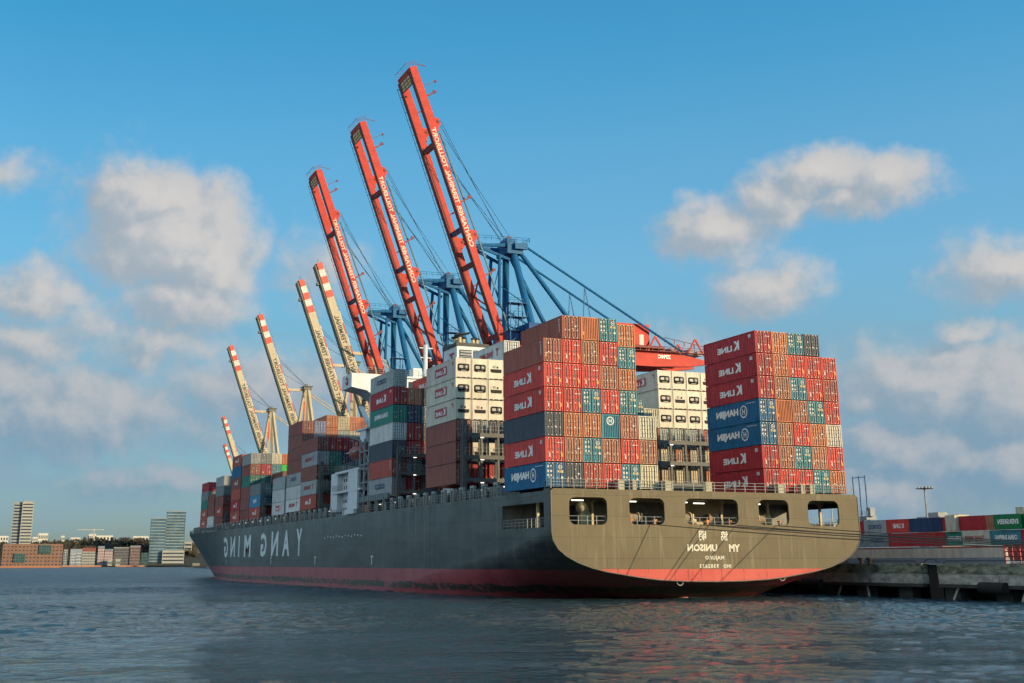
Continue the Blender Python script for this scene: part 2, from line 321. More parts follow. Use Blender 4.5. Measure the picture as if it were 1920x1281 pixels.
# ------------------------------------------------------------------ water and ground
WAVE = 2.2
def water():
    m = bpy.data.materials.new('river_water'); m.use_nodes = True; nt = m.node_tree; N = nt.nodes; L = nt.links; b = N['Principled BSDF']
    b.inputs['Base Color'].default_value = (.036, .066, .074, 1); b.inputs['Roughness'].default_value = .05; b.inputs['IOR'].default_value = 1.333
    geo = N.new('ShaderNodeNewGeometry')
    def noise(scale, st, det, rough, dist=0, rot=0):
        mp = N.new('ShaderNodeMapping'); L.new(geo.outputs['Position'], mp.inputs[0]); mp.inputs['Scale'].default_value = st; mp.inputs['Rotation'].default_value = (0, 0, rot)
        x = N.new('ShaderNodeTexNoise'); x.inputs['Scale'].default_value = scale; x.inputs['Detail'].default_value = det; x.inputs['Roughness'].default_value = rough; x.inputs['Distortion'].default_value = dist
        L.new(mp.outputs[0], x.inputs['Vector']); return x.outputs[0]
    def math_(op, a, c):
        x = N.new('ShaderNodeMath'); x.operation = op
        for i, v in enumerate((a, c)):
            if isinstance(v, (int, float)): x.inputs[i].default_value = v
            else: L.new(v, x.inputs[i])
        return x.outputs[0]
    def mr(v, a, c, d, e):
        x = N.new('ShaderNodeMapRange'); x.interpolation_type = 'SMOOTHSTEP'; L.new(v, x.inputs[0]); x.inputs[1].default_value = a; x.inputs[2].default_value = c; x.inputs[3].default_value = d; x.inputs[4].default_value = e; return x.outputs[0]
    calm = mr(noise(.035, (1, 1.9, 1), 3, .5, 1.0, .25), .40, .58, .35, 1.0)
    big = noise(.22, (1, 1.7, 1), 4, .55, .6, .35); mid = noise(1.5, (1, 1.6, 1), 5, .6, .5, .2); small = noise(3.6, (1, 1.4, 1), 4, .6, .4, -.2)
    hgt = math_('ADD', math_('MULTIPLY', big, .5), math_('MULTIPLY', math_('ADD', math_('MULTIPLY', mid, .60), math_('MULTIPLY', small, .42)), calm))
    bp = N.new('ShaderNodeBump'); bp.inputs['Strength'].default_value = 1; bp.inputs['Distance'].default_value = .8; L.new(hgt, bp.inputs['Height']); L.new(bp.outputs[0], b.inputs['Normal'])
    sy = N.new('ShaderNodeSeparateXYZ'); L.new(geo.outputs['Position'], sy.inputs[0]); L.new(mr(sy.outputs[1], -50, 200, .045, .30), b.inputs['Roughness'])
    import numpy as np
    rg = np.random.RandomState(4); X0, X1, Y0, Y1, sp = -150.0, 80.0, -127.0, 110.0, .38
    xs = np.arange(X0, X1+.01, sp); ys = np.arange(Y0, Y1+.01, sp); gx, gy = np.meshgrid(xs, ys); h = np.zeros_like(gx)
    wx = gx+3*np.sin(gy*.031+1)+2*np.sin(gx*.043+gy*.02); wy = gy+3*np.sin(gx*.027+2)+2*np.sin(gy*.051-gx*.013)
    pt = .5+.5*np.sin(wx*.033+.9*np.sin(wy*.05))*np.sin(wy*.061+1.3*np.sin(wx*.021)+.7); pt = .28+.72*np.clip((pt-.18)/.4, 0, 1)
    for lam, n_, sl in ((9.0, 8, .008), (4.6, 12, .018), (2.4, 22, .044), (1.25, 34, .070)):
        for i in range(n_):
            l_ = lam*rg.uniform(.75, 1.3); a = rg.normal(1.3, 1.05); k = 2*math.pi/l_
            c = np.sin(k*(wx*math.cos(a)+wy*math.sin(a))+rg.uniform(0, 6.28))
            h += (sl*WAVE/k)*math.sqrt(2.0/n_)*(c+.35*(c*c-.5))*(pt if lam < 6 else 1)
    calmspot = np.exp(-(((gx+34)/34)**2+((gy+96)/17)**2)); h *= 1-.62*calmspot
    ed = np.minimum(np.minimum(gx-X0, X1-gx), np.minimum(gy-Y0, Y1-gy)); h *= np.clip(ed/8, 0, 1)
    ny, nx = gx.shape; me = bpy.data.meshes.new('water'); nf = (nx-1)*(ny-1)
    co = np.stack([gx, gy, h], -1).reshape(-1, 3)
    q = (np.arange(ny-1)[:, None]*nx+np.arange(nx-1)[None]).reshape(-1); fa = np.stack([q, q+1, q+1+nx, q+nx], 1)
    B_ = [(-6000, -600, 6000, Y0), (-6000, Y0, X0, Y1), (X1, Y0, 6000, Y1), (-6000, Y1, 6000, 6000)]; ex = []; ef = []
    for a, b, c, d in B_:
        k = len(co)+len(ex); ex += [(a, b, 0), (c, b, 0), (c, d, 0), (a, d, 0)]; ef.append((k, k+1, k+2, k+3))
    co = np.vstack([co, np.array(ex, float)]); fa = np.vstack([fa, np.array(ef)])
    me.vertices.add(len(co)); me.vertices.foreach_set('co', co.astype('f').ravel()); me.loops.add(len(fa)*4); me.loops.foreach_set('vertex_index', fa.astype('i').ravel())
    me.polygons.add(len(fa)); me.polygons.foreach_set('loop_start', np.arange(0, len(fa)*4, 4, dtype='i')); me.polygons.foreach_set('use_smooth', [True]*len(fa)); me.update(calc_edges=True); me.validate()
    me.materials.append(m); w = link('water', me); struct(w)
    g = MB().add([(-9000, -900, -6), (9000, -900, -6), (9000, 9000, -6), (-9000, 9000, -6)], [(0, 1, 2, 3)]).build('riverbed', pm('river_mud', (.05, .045, .035), .9)); struct(g)
water()

# ------------------------------------------------------------------ the ship
ship = thing('cargo_ship', 'huge dark grey container ship with red bottom paint moored stern towards the camera', 'ship', (0, 0, 0))
HS = hull_material('hull_shaded_side_paint', False); HT = hull_material('hull_sunlit_stern_paint', True)
TR_OUT = [(0, 2.04), (4, 2.1), (7.3, 2.25), (9.6, 2.48), (11.6, 2.76), (14.5, 3.2), (16.35, 3.62), (18.15, 4.22), (19.55, 4.9), (20.62, 5.72), (21.2, 6.6), (21.4, 7.6), (21.4, 8.1)]
DECK = 12.25
def lerp(a, b, t): return a+(b-a)*t
def tab(x, T):
    for (a, b), (c, d) in zip(T, T[1:]):
        if x <= c: return b+(d-b)*max(0, min(1, (x-a)/(c-a)))
    return T[-1][1]
def build_hull():
    m = MB()
    def patch(rows, closed=False):
        k = len(m.v); n = len(rows[0])
        for r in rows: m.v += r
        for i in range(len(rows)-1):
            for j in range(n-1): m.f.append((k+i*n+j, k+(i+1)*n+j, k+(i+1)*n+j+1, k+i*n+j+1))
    ys = [-1.45, 0.3, 2, 4, 6, 9, 12.4, 16, 20, 25, 31, 38, 46, 55, 65, 80]
    def drop(Y, fr):
        cc = .27*(Y+1.45) if Y < 12 else 3.63+.6*(Y-12)
        ss = tab(Y, [(-1.45, 0), (2, .75), (10, 2.3), (31, 4.4), (65, 8.1), (80, 11)])
        return lerp(cc, ss, fr**2.2)
    for sgn in (-1, 1):
        rows = []
        for Y in ys:
            r = []
            for X, Z in TR_OUT: r.append((sgn*X, Y, max(-7, Z-drop(Y, X/21.4))))
            rows.append(r)
        patch(rows)
        # upright side, with the mooring opening left out aft
        zl = [None, 8.15, 10.95, DECK]
        for i in range(len(ys)-1):
            a, b = ys[i], ys[i+1]
            ba = max(-7, 8.1-drop(a, 1)); bb = max(-7, 8.1-drop(b, 1))
            op = (a >= .3 and b <= 12.4)
            k = len(m.v); X = sgn*21.4
            m.v += [(X, a, ba), (X, b, bb), (X, b, 8.15), (X, a, 8.15)]; m.f.append((k, k+1, k+2, k+3))
            if not op:
                k = len(m.v); m.v += [(X, a, 8.15), (X, b, 8.15), (X, b, 10.95), (X, a, 10.95)]; m.f.append((k, k+1, k+2, k+3))
            top = DECK if b > .35 else 12.45
            k = len(m.v); m.v += [(X, a, 10.95), (X, b, 10.95), (X, b, top), (X, a, top)]; m.f.append((k, k+1, k+2, k+3))
            if a >= .3 and a < 12.4:   # plate edge thickness of the opening
                pass
        # forward part
        rows = []
        for i in range(150):
            t = i/149; r = []
            for j in range(25):
                Z = lerp(-7, DECK, j/24)
                stem = lerp(305, 315, max(0, Z/12.3)**.8); Y = lerp(80, stem, t**.8)
                r.append((sgn*hull_half(Y, Z), Y, Z))
            rows.append(r)
        patch(rows)
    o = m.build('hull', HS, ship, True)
    for p in o.data.polygons: p.use_smooth = True
    try:
        o.data.use_auto_smooth = True
    except Exception: pass
    return o
def hull_half(Y, Z):
    zz = max(0, min(1, Z/12.3))
    bd = 21.4*max(0, 1-max(0, min(1, (Y-220)/95))**2.5)
    bw = 21.4*max(0, 1-max(0, min(1, (Y-172)/133))**1.6)
    stem = lerp(305, 315, zz**.8)
    b = bw+(bd-bw)*zz
    if Y > stem-25: b *= max(0, (stem-Y)/25)**.55 if Y < stem else 0
    return b
build_hull()
# bulwark rim and deck plates
dk = MB()
dk.box(-21.2, 21.2, -1.4, 13, 7.9, 8.1)                       # mooring deck
dk.build('mooring_deck', pm('mooring_deck_paint', (.06, .075, .07), .6, rust=.3), ship)
dk = MB()
dk.box(-21.37, 21.37, -1.42, 13.0, 11.95, 12.2)
k = len(dk.v); N_ = 50
for i in range(N_):
    Y = lerp(13, 314, i/(N_-1)); h = hull_half(Y, 12.25)-.02; dk.v += [(-h, Y, 12.2), (h, Y, 12.2)]
for i in range(N_-1): dk.f.append((k+2*i, k+2*i+1, k+2*i+3, k+2*i+2))
dk.build('main_deck', pm('main_deck_paint', (.08, .09, .085), .6, rust=.3), ship)
# transom plate with its five rounded openings
def transom():
    cu = bpy.data.curves.new('tr', 'CURVE'); cu.dimensions = '2D'; cu.fill_mode = 'BOTH'; cu.extrude = .125
    def spl(pts):
        s = cu.splines.new('POLY'); s.points.add(len(pts)-1)
        for p, q in zip(s.points, pts): p.co = (q[0], q[1], 0, 1)
        s.use_cyclic_u = True
    out = [(x, z) for x, z in TR_OUT]+[(21.42, 11.9), (21.3, 12.3), (21.0, 12.45)]
    out = out+[(-x, z) for x, z in out[::-1] if x > 0]
    spl(out)
    for x0, z1, x1, z0 in [(-19.12, 11.5, -14.24, 8.42), (-11.32, 11.52, -6.63, 8.5), (-3.79, 11.58, 3.59, 8.6), (6.56, 11.62, 10.94, 8.6), (13.79, 11.62, 18.44, 8.55)]:
        r = .75; pts = []
        for cx_, cz_, a0 in ((x1-r, z1-r, 0), (x0+r, z1-r, 90), (x0+r, z0+r, 180), (x1-r, z0+r, 270)):
            for q in range(0, 91, 15): pts.append((cx_+r*math.cos(R(a0+q)), cz_+r*math.sin(R(a0+q))))
        spl(pts)
    o = bpy.data.objects.new('tr', cu); COL.objects.link(o); dg = bpy.context.evaluated_depsgraph_get(); dg.update()
    me = bpy.data.meshes.new_from_object(o.evaluated_get(dg)); bpy.data.objects.remove(o)
    for v in me.vertices: v.co = Vector((v.co.x, -1.575+v.co.z, v.co.y))
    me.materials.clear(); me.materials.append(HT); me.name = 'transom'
    return link('transom', me, ship)
transom()
# raised rim round the transom edge
rim = MB(); pts = [(x, -1.72, z) for x, z in TR_OUT]+[(21.42, -1.72, 12.2)]
rim.tube([(-x, y, z) for x, y, z in pts[::-1]]+pts[1:], .07, 6); rim.build('transom_edge_bar', pm('edge_paint', (.14, .13, .10), .5, rust=.3), ship)
# inside walls of the mooring deck
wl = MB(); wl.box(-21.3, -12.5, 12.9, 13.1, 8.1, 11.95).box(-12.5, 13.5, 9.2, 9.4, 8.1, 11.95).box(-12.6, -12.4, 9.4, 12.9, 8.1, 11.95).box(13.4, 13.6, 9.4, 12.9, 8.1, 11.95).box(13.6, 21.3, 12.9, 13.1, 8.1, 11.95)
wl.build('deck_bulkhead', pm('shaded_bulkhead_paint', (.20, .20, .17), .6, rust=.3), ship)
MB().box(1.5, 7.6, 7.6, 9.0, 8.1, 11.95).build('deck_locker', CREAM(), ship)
MB().box(-16, -12.0, 6.2, 6.4, 10.9, 11.95).build('hanging_screen', CREAM(), ship)
for x in (-20.2, -13, -9, -3, 5.2, 12.2, 20.3):
    p = MB(); p.box(x-.14, x+.14, 4.4, 4.7, 8.1, 11.95).bar((x, 4.55, 11.0), (x+.9, 4.55, 11.9), .12).bar((x, 4.55, 11.0), (x-.9, 4.55, 11.9), .12); p.build('deck_pillar', CREAM(), ship)
for y in (2.2, 5.2, 8.2):
    MB().box(-21.2, 21.2, y-.1, y+.1, 11.55, 11.94).build('ceiling_beam', CREAM(), ship)
LAMP = pm('lit_deck_lamp', (1, .93, .75), emit=4)
for x, y in ((-20.4, 6.8), (-16.9, .6), (-9.6, 1.1), (-2.6, 1.0), (.8, 2.6), (8.6, 2.0), (15.3, 1.4)):
    MB().box(x-.75, x+.75, y-.07, y+.07, 11.2, 11.3).build('strip_lamp', LAMP, ship)
def winch(x, y, s=1.0, col=None):
    w = link('mooring_winch', MB().box(x-1.3*s, x+1.3*s, y-.6, y+.6, 8.1, 8.5).box(x-1.4*s, x-1.15*s, y-.7, y+.7, 8.3, 9.9).box(x+1.15*s, x+1.4*s, y-.7, y+.7, 8.3, 9.9).box(x+1.4*s, x+2.1*s, y-.35, y+.35, 8.5, 9.3).mesh('mooring_winch', col or STEEL()), ship)
    for dx in (-.95, .95): link('drum_flange', MB().tube([(x+dx*s-.06, y, 9.4), (x+dx*s+.06, y, 9.4)], 1.0*s, 18).mesh('drum_flange', ORANGE() if dx < 0 else CREAM()), w)
    link('rope_drum', MB().tube([(x-.88*s, y, 9.4), (x+.88*s, y, 9.4)], .72*s, 16).mesh('rope_drum', pm('coiled_rope', (.30, .25, .17), .9, 0, .4, 1, (14, 1, 1))), w)
for a in ((-18.3, 3.6, .7), (-9.2, 1.3, .62), (-2.3, 1.2, .75, CREAM()), (1.9, 1.5, .6), (8.9, 1.3, .62, CREAM())): winch(*a)
for x in (-10.6, -7.4, -.2, 3.1, 10.3):
    MB().tube([(x, -.6, 8.1), (x, -.6, 9.0)], .22, 10).tube([(x, -.6, 8.95), (x, -.6, 9.15)], .34, 10).build('roller_bitt', ORANGE(), ship)
vent = MB(); vent.box(-16.1, -14.9, 1.2, 2.2, 8.1, 9.9).tube([(-15.5, 1.7, 9.8), (-15.5, 1.7, 10.2), (-15.8, 1.5, 10.5), (-16.3, 1.3, 10.5)], .62, 14); vent.build('deck_ventilator', CREAM(), ship, True)
# rails across every opening
def rail(parent, pts, h=1.05, n=3, step=1.6, r=.028, name='railing', mat=None):
    m = MB(); pts = [Vector(p) for p in pts]
    for i in range(1, n+1): m.tube([p+Vector((0, 0, h*i/n)) for p in pts], r, 4, False)
    for a, b in zip(pts, pts[1:]):
        k = max(1, round((b-a).length/step))
        for i in range(k+1):
            q = a.lerp(b, i/k); m.bar(q, q+Vector((0, 0, h)), r*2.2)
    return m.build(name, mat or RAILM(), parent)
for x0, x1 in ((-19, -14.3), (-11.3, -6.7), (-3.7, 3.5), (6.6, 10.9), (13.9, 18.4)): rail(ship, [(x0, -1.35, 8.4), (x1, -1.35, 8.4)], 1.0, 2, 1.1)
for sx in (-1, 1): rail(ship, [(sx*21.3, .4, 8.15), (sx*21.3, 12.3, 8.15)], 1.05, 3, 1.2)
for x0, x1 in ((-7, -5.5), (-2.6, -2.0), (3.0, 5.2)):  pass
for x, w in ((-12.1, .9), (-10.3, .5), (-5.6, 1.1), (-.1, .9), (10.4, 1.0), (13.6, .6), (15.0, .7)):
    p = MB(); p.box(x-w/2, x+w/2, -1.3, -.6, 12.45, 13.5).box(x-w/2-.1, x+w/2+.1, -1.4, -.5, 13.5, 13.6); p.build('fairlead_box', pm('fairlead_paint', (.36, .33, .24), .6, rust=.3), ship)
rail(ship, [(-21.2, -1.35, 12.45), (21.0, -1.35, 12.45)], 1.1, 3, 1.45)
rail(ship, [(-21.25, -1.3, 12.45), (-21.25, .2, 12.25), (-21.25, 0.3, 12.25)], 1.1)
# name and port of registry on the transom, reversed like the photograph
WM = pm('transom_lettering', (.66, .62, .50), .6, 0, .12, 3)
def stern_text(txt, x0, x1, z0, z1, bold=.035, sp=1.0):
    return lettering(txt, (x1, -1.72, z0), (-1, 0, 0), (0, 0, 1), x1-x0, z1-z0, WM, 'name_lettering', ship, bold, sp)
stern_text('YM', 2.0, 3.55, 5.45, 6.32, .04); stern_text('UNISON', -3.75, .35, 5.50, 6.32, .04)
stern_text('MAJURO', -1.39, 1.24, 4.43, 5.0, .035, 1.15)
stern_text('IMO', 1.1, 2.15, 3.60, 4.02, .03, 1.1); stern_text('9302633', -2.2, .45, 3.58, 4.05, .03, 1.2)
stern_text('協', .95, 1.95, 6.72, 7.85, .03); stern_text('明', -2.1, -1.1, 6.72, 7.85, .03)
# big letters along the port side, letter by letter (reversed)
HL = pm('hull_letter_paint', (.66, .74, .72), .5, 0, .08, .6)
for ch, y0, y1, z0, z1 in [('Y', 111.9, 116.3, 5.55, 10.75), ('A', 121.9, 127.9, 5.55, 10.72), ('N', 131.8, 138.2, 5.6, 10.66), ('G', 142.6, 148.6, 5.5, 10.55),
                           ('M', 159.1, 166.3, 5.55, 10.52), ('I', 171.7, 173.0, 5.6, 10.45), ('N', 177.2, 183.4, 5.6, 10.42), ('G', 187.0, 192.9, 5.5, 10.5)]:
    vs, fs, asp = glyphs(ch, .035)
    m_ = bpy.data.meshes.new('hull_letter'); vv = []
    for x, y in vs:
        Y = y0+x*(y1-y0); Z = z0+y*(z1-z0); vv.append((-hull_half(Y, Z)-.045, Y, Z))
    m_.from_pydata(vv, [], fs); m_.materials.append(HL); link('hull_letter', m_, ship)
for y_ in range(13):
    MB().box(-21.46, -21.4, 72+1.9*y_, 72.35+1.9*y_, 8.5+.12*(y_ % 3), 8.72+.12*(y_ % 3)).build('draught_mark', HL, ship)
for y in (66, 101.5, 138, 190):   # tug marks under the name
    mk = MB(); X = -hull_half(y, 4.5)-.04; mk.box(X, X+.02, y-.16, y+.16, 3.9, 5.3).box(X, X+.02, y-.6, y+.6, 5.1, 5.35); mk.build('tug_mark', HL, ship)
# rudder stock under the counter, towing eyes
MB().box(-.9, .5, 5.6, 10.5, -3, 2.2).build('rudder', HS, ship)
for x in (-4.8, 9.5):
    MB().tube([(x+.45*math.cos(R(a)), -1.5, 2.2 if x < 0 else 2.75+0*a) if False else (x+.45*math.cos(R(a)), -1.45, (2.15 if x < 0 else 2.6)+.5*math.sin(R(a))) for a in range(180, 361, 20)], .06, 6).build('towing_eye', RAILM(), ship)
MB().bar((-21.6, 3, 7.2), (-16.5, -1.0, 3.2), .01).build('seam_line', DARK(), ship) if False else None
# stanchions and walkway rails along the port deck edge
PEDH = 13.55
st_me = MB().box(-.22, .1, -.16, .16, 0, 1.75).box(-.22, .1, .84, 1.16, 0, 1.75).box(-.26, .14, -.2, 1.2, 1.55, 1.85).mesh('container_pedestal', pm('pale_stanchion_paint', (.30, .33, .31), .6, 0, .2, 1, rust=.3))
i = 0
for y in [14.5, 18.5, 22.5, 26.5, 30, 33.5, 37.5, 41, 44.7, 48.5, 52.5, 56.5, 60.5, 64.5, 68.5]+[92+3.85*k for k in range(40)]:
    X = -hull_half(y, 12.25)+.42
    if hull_half(y, 12.25) < 6: continue
    o = link('container_pedestal', st_me, ship, (X, y, 12.2)); 
pts = [(-hull_half(y, 12.25)+.08, y, 12.25) for y in [13+4.5*k for k in range(62)]]
rail(ship, pts, 1.1, 3, 1.5, .03)
for x0, x1 in ((12.6, 28.6), (28.9, 56.5), (56.8, 70), (88, 142), (142.3, 200), (200.3, 243), (243.3, 262)):
    hw = 18.9 if x1 < 240 else 10
    hw = min(hw, hull_half(x1, 12.2)-2.2)
    MB().box(-hw, hw, x0, x1, 12.2, 13.9).build('hatch_coaming', STEEL(), ship)
for x, y in ((-20.4, 20.0), (-20.3, 34), (-20.4, 50.5), (-20.2, 62), (-20.3, 96), (-20.3, 110)):
    MB().box(x-.25, x+.25, y-.4, y+.4, 12.2, 13.3).tube([(x, y+1.2, 12.2), (x, y+1.2, 13.2)], .22, 8).build('deck_equipment', STEEL(), ship)
for y in [16+7.6*k for k in range(24)]:
    if 70 < y < 92: continue
    X = -hull_half(y, 12.25)+2.1
    MB().box(X-.1, X+.1, y-.55, y+.55, 13.55, 13.65).build('strip_lamp', LAMP, ship)
bowh = MB()
for s_ in (-1, 1):
    bowh.tube([(s_*1.5, 300, 12.2), (s_*1.5, 300, 13.2)], .5, 8)
bowh.box(-7, -5.5, 262, 264, 12.2, 14).box(-10.5, -9.8, 252, 253, 12.2, 14.6).box(-.25, .25, 296, 296.5, 12.2, 20)
bowh.build('bow_winch_gear', STEEL(), ship)

# lashing bridges between the bays
def lashing_bridge(y, x0, x1, z0, z1, lv, step=2.5, name='lashing_bridge', big=4):
    m = MB(); n = round((x1-x0)/step)
    for k_ in range(n+1):
        x = x0+k_*step; w = .16 if k_ % big else .34
        m.box(x-w, x+w, y-.5, y-.2, z0, z1+.9); m.box(x-w*.7, x+w*.7, y+.3, y+.5, z0, z1+.3)
    for z in lv:
        m.box(x0-.2, x1+.2, y-.55, y+.55, z-.14, z); m.box(x0-.2, x1+.2, y-.62, y-.56, z-.5, z+.05)
    b = m.build(name, STEEL(), ship)
    for z in lv[1:]: rail(b, [(x0, y-.58, z), (x1, y-.58, z)], 1.05, 2, 1.25, .025)
    for z in lv: 
        for q in range(1, n, 3): link('strip_lamp', MB().box(x0+q*step-.25, x0+q*step+.25, y-.72, y-.66, z-.60, z-.55).mesh('strip_lamp', LAMP), b)
    return b
lashing_bridge(27.6, -20.6, 20.65, 12.2, 22.4, [15.3, 18.4, 21.4])
lashing_bridge(55.6, -20.6, 20.65, 12.2, 21.4, [15.2, 18.1, 20.8])
lashing_bridge(102.1, -20.6, 4.4, 12.2, 22, [15.0, 18.1, 20.9])
lashing_bridge(127.8, -20.6, 4.4, 12.2, 20.6, [14.8, 17.4, 20.0])
lashing_bridge(151.2, -20.6, -5.6, 12.2, 19.6, [14.6, 17.2, 19.4])
lashing_bridge(195.2, -20.6, -5.6, 12.2, 16.4, [14.6, 16.0])

# superstructure amidships
sup = link('superstructure', MB().box(-14, 14, 72.5, 87, 12.2, 33.5).mesh('superstructure', WHITE()), ship)
def sp_(name, mb, mat=None): return link(name, mb.mesh(name, mat or WHITE()), sup)
sp_('side_house', MB().box(-20.2, -14, 82.4, 92.5, 12.2, 19.8).box(-21.2, -20.2, 88.4, 92.6, 13.0, 19.9))
sp_('side_screen', MB().box(-21.35, -21.1, 75.4, 81.0, 12.25, 19.6))
sp_('side_deck', MB().box(-21.4, -14, 74.6, 89.5, 19.6, 20.0)); sp_('side_deck', MB().box(-21.4, -14, 73.4, 91, 16.2, 16.5))
sp_('side_deck', MB().box(-20.6, -14, 73.0, 79.5, 26.4, 26.7)); sp_('wing_stair', MB().bar((-19.6, 74, 26.7), (-19.6, 80, 31), .9, .15)); sp_('side_box', MB().box(-20.4, -18.6, 74.2, 77.5, 24.4, 26.4))
for z in (13.4, 14.8, 17.2, 18.5):
    for y in (83.3, 84.6, 85.9, 87.2):
        link('porthole', MB().box(-20.24, -20.2, y-.28, y+.28, z-.3, z+.3).mesh('porthole', DARK()), sup)
for (y0, y1) in ((69.6, 75.2),):
    m = MB()
    for y in (69.8, 72.4, 75.0): m.box(-21.2, -20.9, y-.14, y+.14, 12.2, 24.6)
    for z in (14.6, 17.2, 20.2, 22.4): m.box(-21.2, -20.9, y0, y1, z, z+.16)
    m.bar((-21, 69.8, 12.4), (-21, 75.0, 16.2), .12).bar((-21, 75, 16.2), (-21, 69.8, 20), .12).bar((-21, 69.8, 20.2), (-21, 75, 24.4), .12)
    sp_('stair_frame', m, pm('grey_white_steel', (.30, .34, .35), .6, rust=.2))
rail(sup, [(-21.35, 74.8, 20.0), (-21.35, 89.2, 20.0)], 1.1); rail(sup, [(-21.35, 82, 16.5), (-21.35, 91, 16.5)], 1.1); rail(sup, [(-20.5, 73.1, 26.7), (-20.5, 79.4, 26.7)], 1.1)
gang = MB(); gang.box(-21.5, -21.2, 58, 74.6, 14.0, 14.9)
for k_ in range(17): gang.box(-21.56, -21.5, 58.2+k_, 58.35+k_, 13.9, 15.0)
sp_('gangway_ladder', gang, pm('gangway_metal', (.16, .19, .19), .5)); sp_('ladder_winch', MB().box(-21.3, -20.3, 68.5, 71.5, 12.3, 13.5), pm('rusty_winch_paint', (.20, .10, .05), .7, rust=.5))
sp_('gangway_platform', MB().box(-21.9, -20.8, 75.4, 81, 12.3, 13.1))
# wheelhouse and port bridge wing
wh = sp_('wheelhouse', MB().box(-12, 12, 79.5, 88, 33.5, 36.4).box(-12.6, 12.6, 79, 88.4, 36.4, 36.7))
for k_ in range(12): link('window', MB().box(-10.9+k_*1.9, -9.5+k_*1.9, 79.42, 79.5, 34.6, 35.8).mesh('window', pm('dark_window_glass', (.02, .03, .04), .1)), wh)
wing = MB()
wing.prism([(-21.4, 34.5), (-21.4, 37.0), (-12, 37.0), (-12, 31.2), (-14.0, 31.2), (-18.6, 34.0)], 'y', 80.2, 86.2)
bw_ = sp_('bridge_wing', wing)
ringm = MB(); ringm.tube([(-21.45, 83.1+.62*math.cos(R(a)), 35.8+.62*math.sin(R(a))) for a in range(30, 361, 30)], .12, 6); link('wing_emblem', ringm.mesh('wing_emblem', RED()), bw_)
rail(bw_, [(-14, 80.3, 37), (-21.3, 80.3, 37), (-21.3, 86.1, 37)], 1.1)
link('floodlight', MB().bar((-21.2, 85, 37), (-21.2, 85, 39.0), .1).bar((-21.2, 83.6, 38.9), (-21.2, 87.5, 38.9), .09).bar((-21.2, 81, 38.6), (-21.2, 85, 38.9), .09).mesh('floodlight', RAILM()), bw_)
link('wing_strut', MB().box(-17.4, -16.4, 81.2, 82.2, 20.0, 33.6).mesh('wing_strut', WHITE()), bw_)
rf = sp_('bridge_roof_gear', MB().box(-9.5, -7.8, 81, 83, 36.7, 38.6).box(-7.4, -3, 80.5, 84, 36.7, 37.5).tube([(-6.8, 82, 36.7), (-6.8, 82, 43.2)], .42, 8).bar((-8, 82, 42.6), (-5.4, 82, 42.6), .18).bar((-7.8, 82, 40.8), (-5.6, 82, 40.8), .14))
rail(sup, [(-12.4, 79.2, 36.7), (12.4, 79.2, 36.7)], 1.1)
# funnel and engine casing with louvres
fn = link('funnel', MB().box(-15.6, -10.5, 43.1, 48.9, 12.2, 36.35).mesh('funnel', WHITE()), ship)
link('funnel_top', MB().box(-15.75, -10.35, 42.95, 49.05, 36.35, 36.85).mesh('funnel_top', pm('funnel_black', (.035, .032, .03), .6)), fn)
for x0 in (-15.15, -12.85):
    link('louvre_recess', MB().box(x0, x0+1.95, 43.0, 43.09, 33.1, 35.75).mesh('louvre_recess', DARK()), fn)
    for k_ in range(6):
        z = 33.25+k_*.44; link('louvre_slat', MB().bar((x0+.03, 42.9, z), (x0+1.92, 42.9, z), .05, .26, (0, -1, 1.2)).mesh('louvre_slat', WHITE()), fn)
link('funnel_emblem', MB().box(-15.63, -15.6, 44.3, 46.3, 35.1, 35.5).box(-15.63, -15.6, 45.0, 45.6, 33.2, 35.1).mesh('funnel_emblem', pm('dull_red_emblem', (.35, .03, .04), .6)), fn)
for x, y, r_, h in ((-14.6, 44.5, .30, 1.1), (-13.6, 45.5, .34, 1.0), (-14.2, 47, .55, 1.3), (-12.4, 44.4, .25, .8), (-11.6, 44.8, .28, .9), (-11.2, 46.5, .4, 1.0)):
    link('exhaust_pipe', MB().tube([(x, y, 36.85), (x, y, 36.85+h)], r_, 10).mesh('exhaust_pipe', CREAM()), fn)
    link('exhaust_cap', MB().tube([(x, y, 36.85+h), (x, y, 36.95+h+.12)], r_*1.5, 10).mesh('exhaust_cap', DARK()), fn)
link('exhaust_hood', MB().bar((-15.2, 45.2, 38.3), (-12.9, 44.6, 38.7), 1.2, .16).mesh('exhaust_hood', DARK()), fn)
# lifeboat in its davit
lb = MB(); 
for i in range(9):
    t = i/8; y = 79.6+7.4*t; w = 1.45*math.sin(math.pi*min(1, max(0, .08+.84*t)))**.5
    ring = []
    for k_ in range(12):
        a = 2*math.pi*k_/12; ring.append((-18.9+w*math.cos(a), y, 23.2+(1.25 if math.sin(a) > 0 else 1.5)*w/1.45*math.sin(a)))
    lb.v += ring
for i in range(8):
    for k_ in range(12): lb.f.append((i*12+k_, i*12+(k_+1) % 12, (i+1)*12+(k_+1) % 12, (i+1)*12+k_))
lb.f += [tuple(range(12))[::-1], tuple(range(96, 108))]
lifeboat = thing('lifeboat', 'dull red enclosed lifeboat hanging beside the white superstructure', 'lifeboat', (0, 0, 0))
lb.build('boat_shell', pm('faded_lifeboat_paint', (.30, .06, .04), .5, 0, .2, 1), lifeboat, True)
MB().box(-20.3, -17.5, 79.8, 86.8, 23.15, 23.35).build('fender_strip', RAILM(), lifeboat)
MB().box(-19.6, -18.2, 81.5, 83.4, 24.3, 25.0).build('cockpit', pm('faded_lifeboat_paint', (.30, .06, .04), .5), lifeboat)
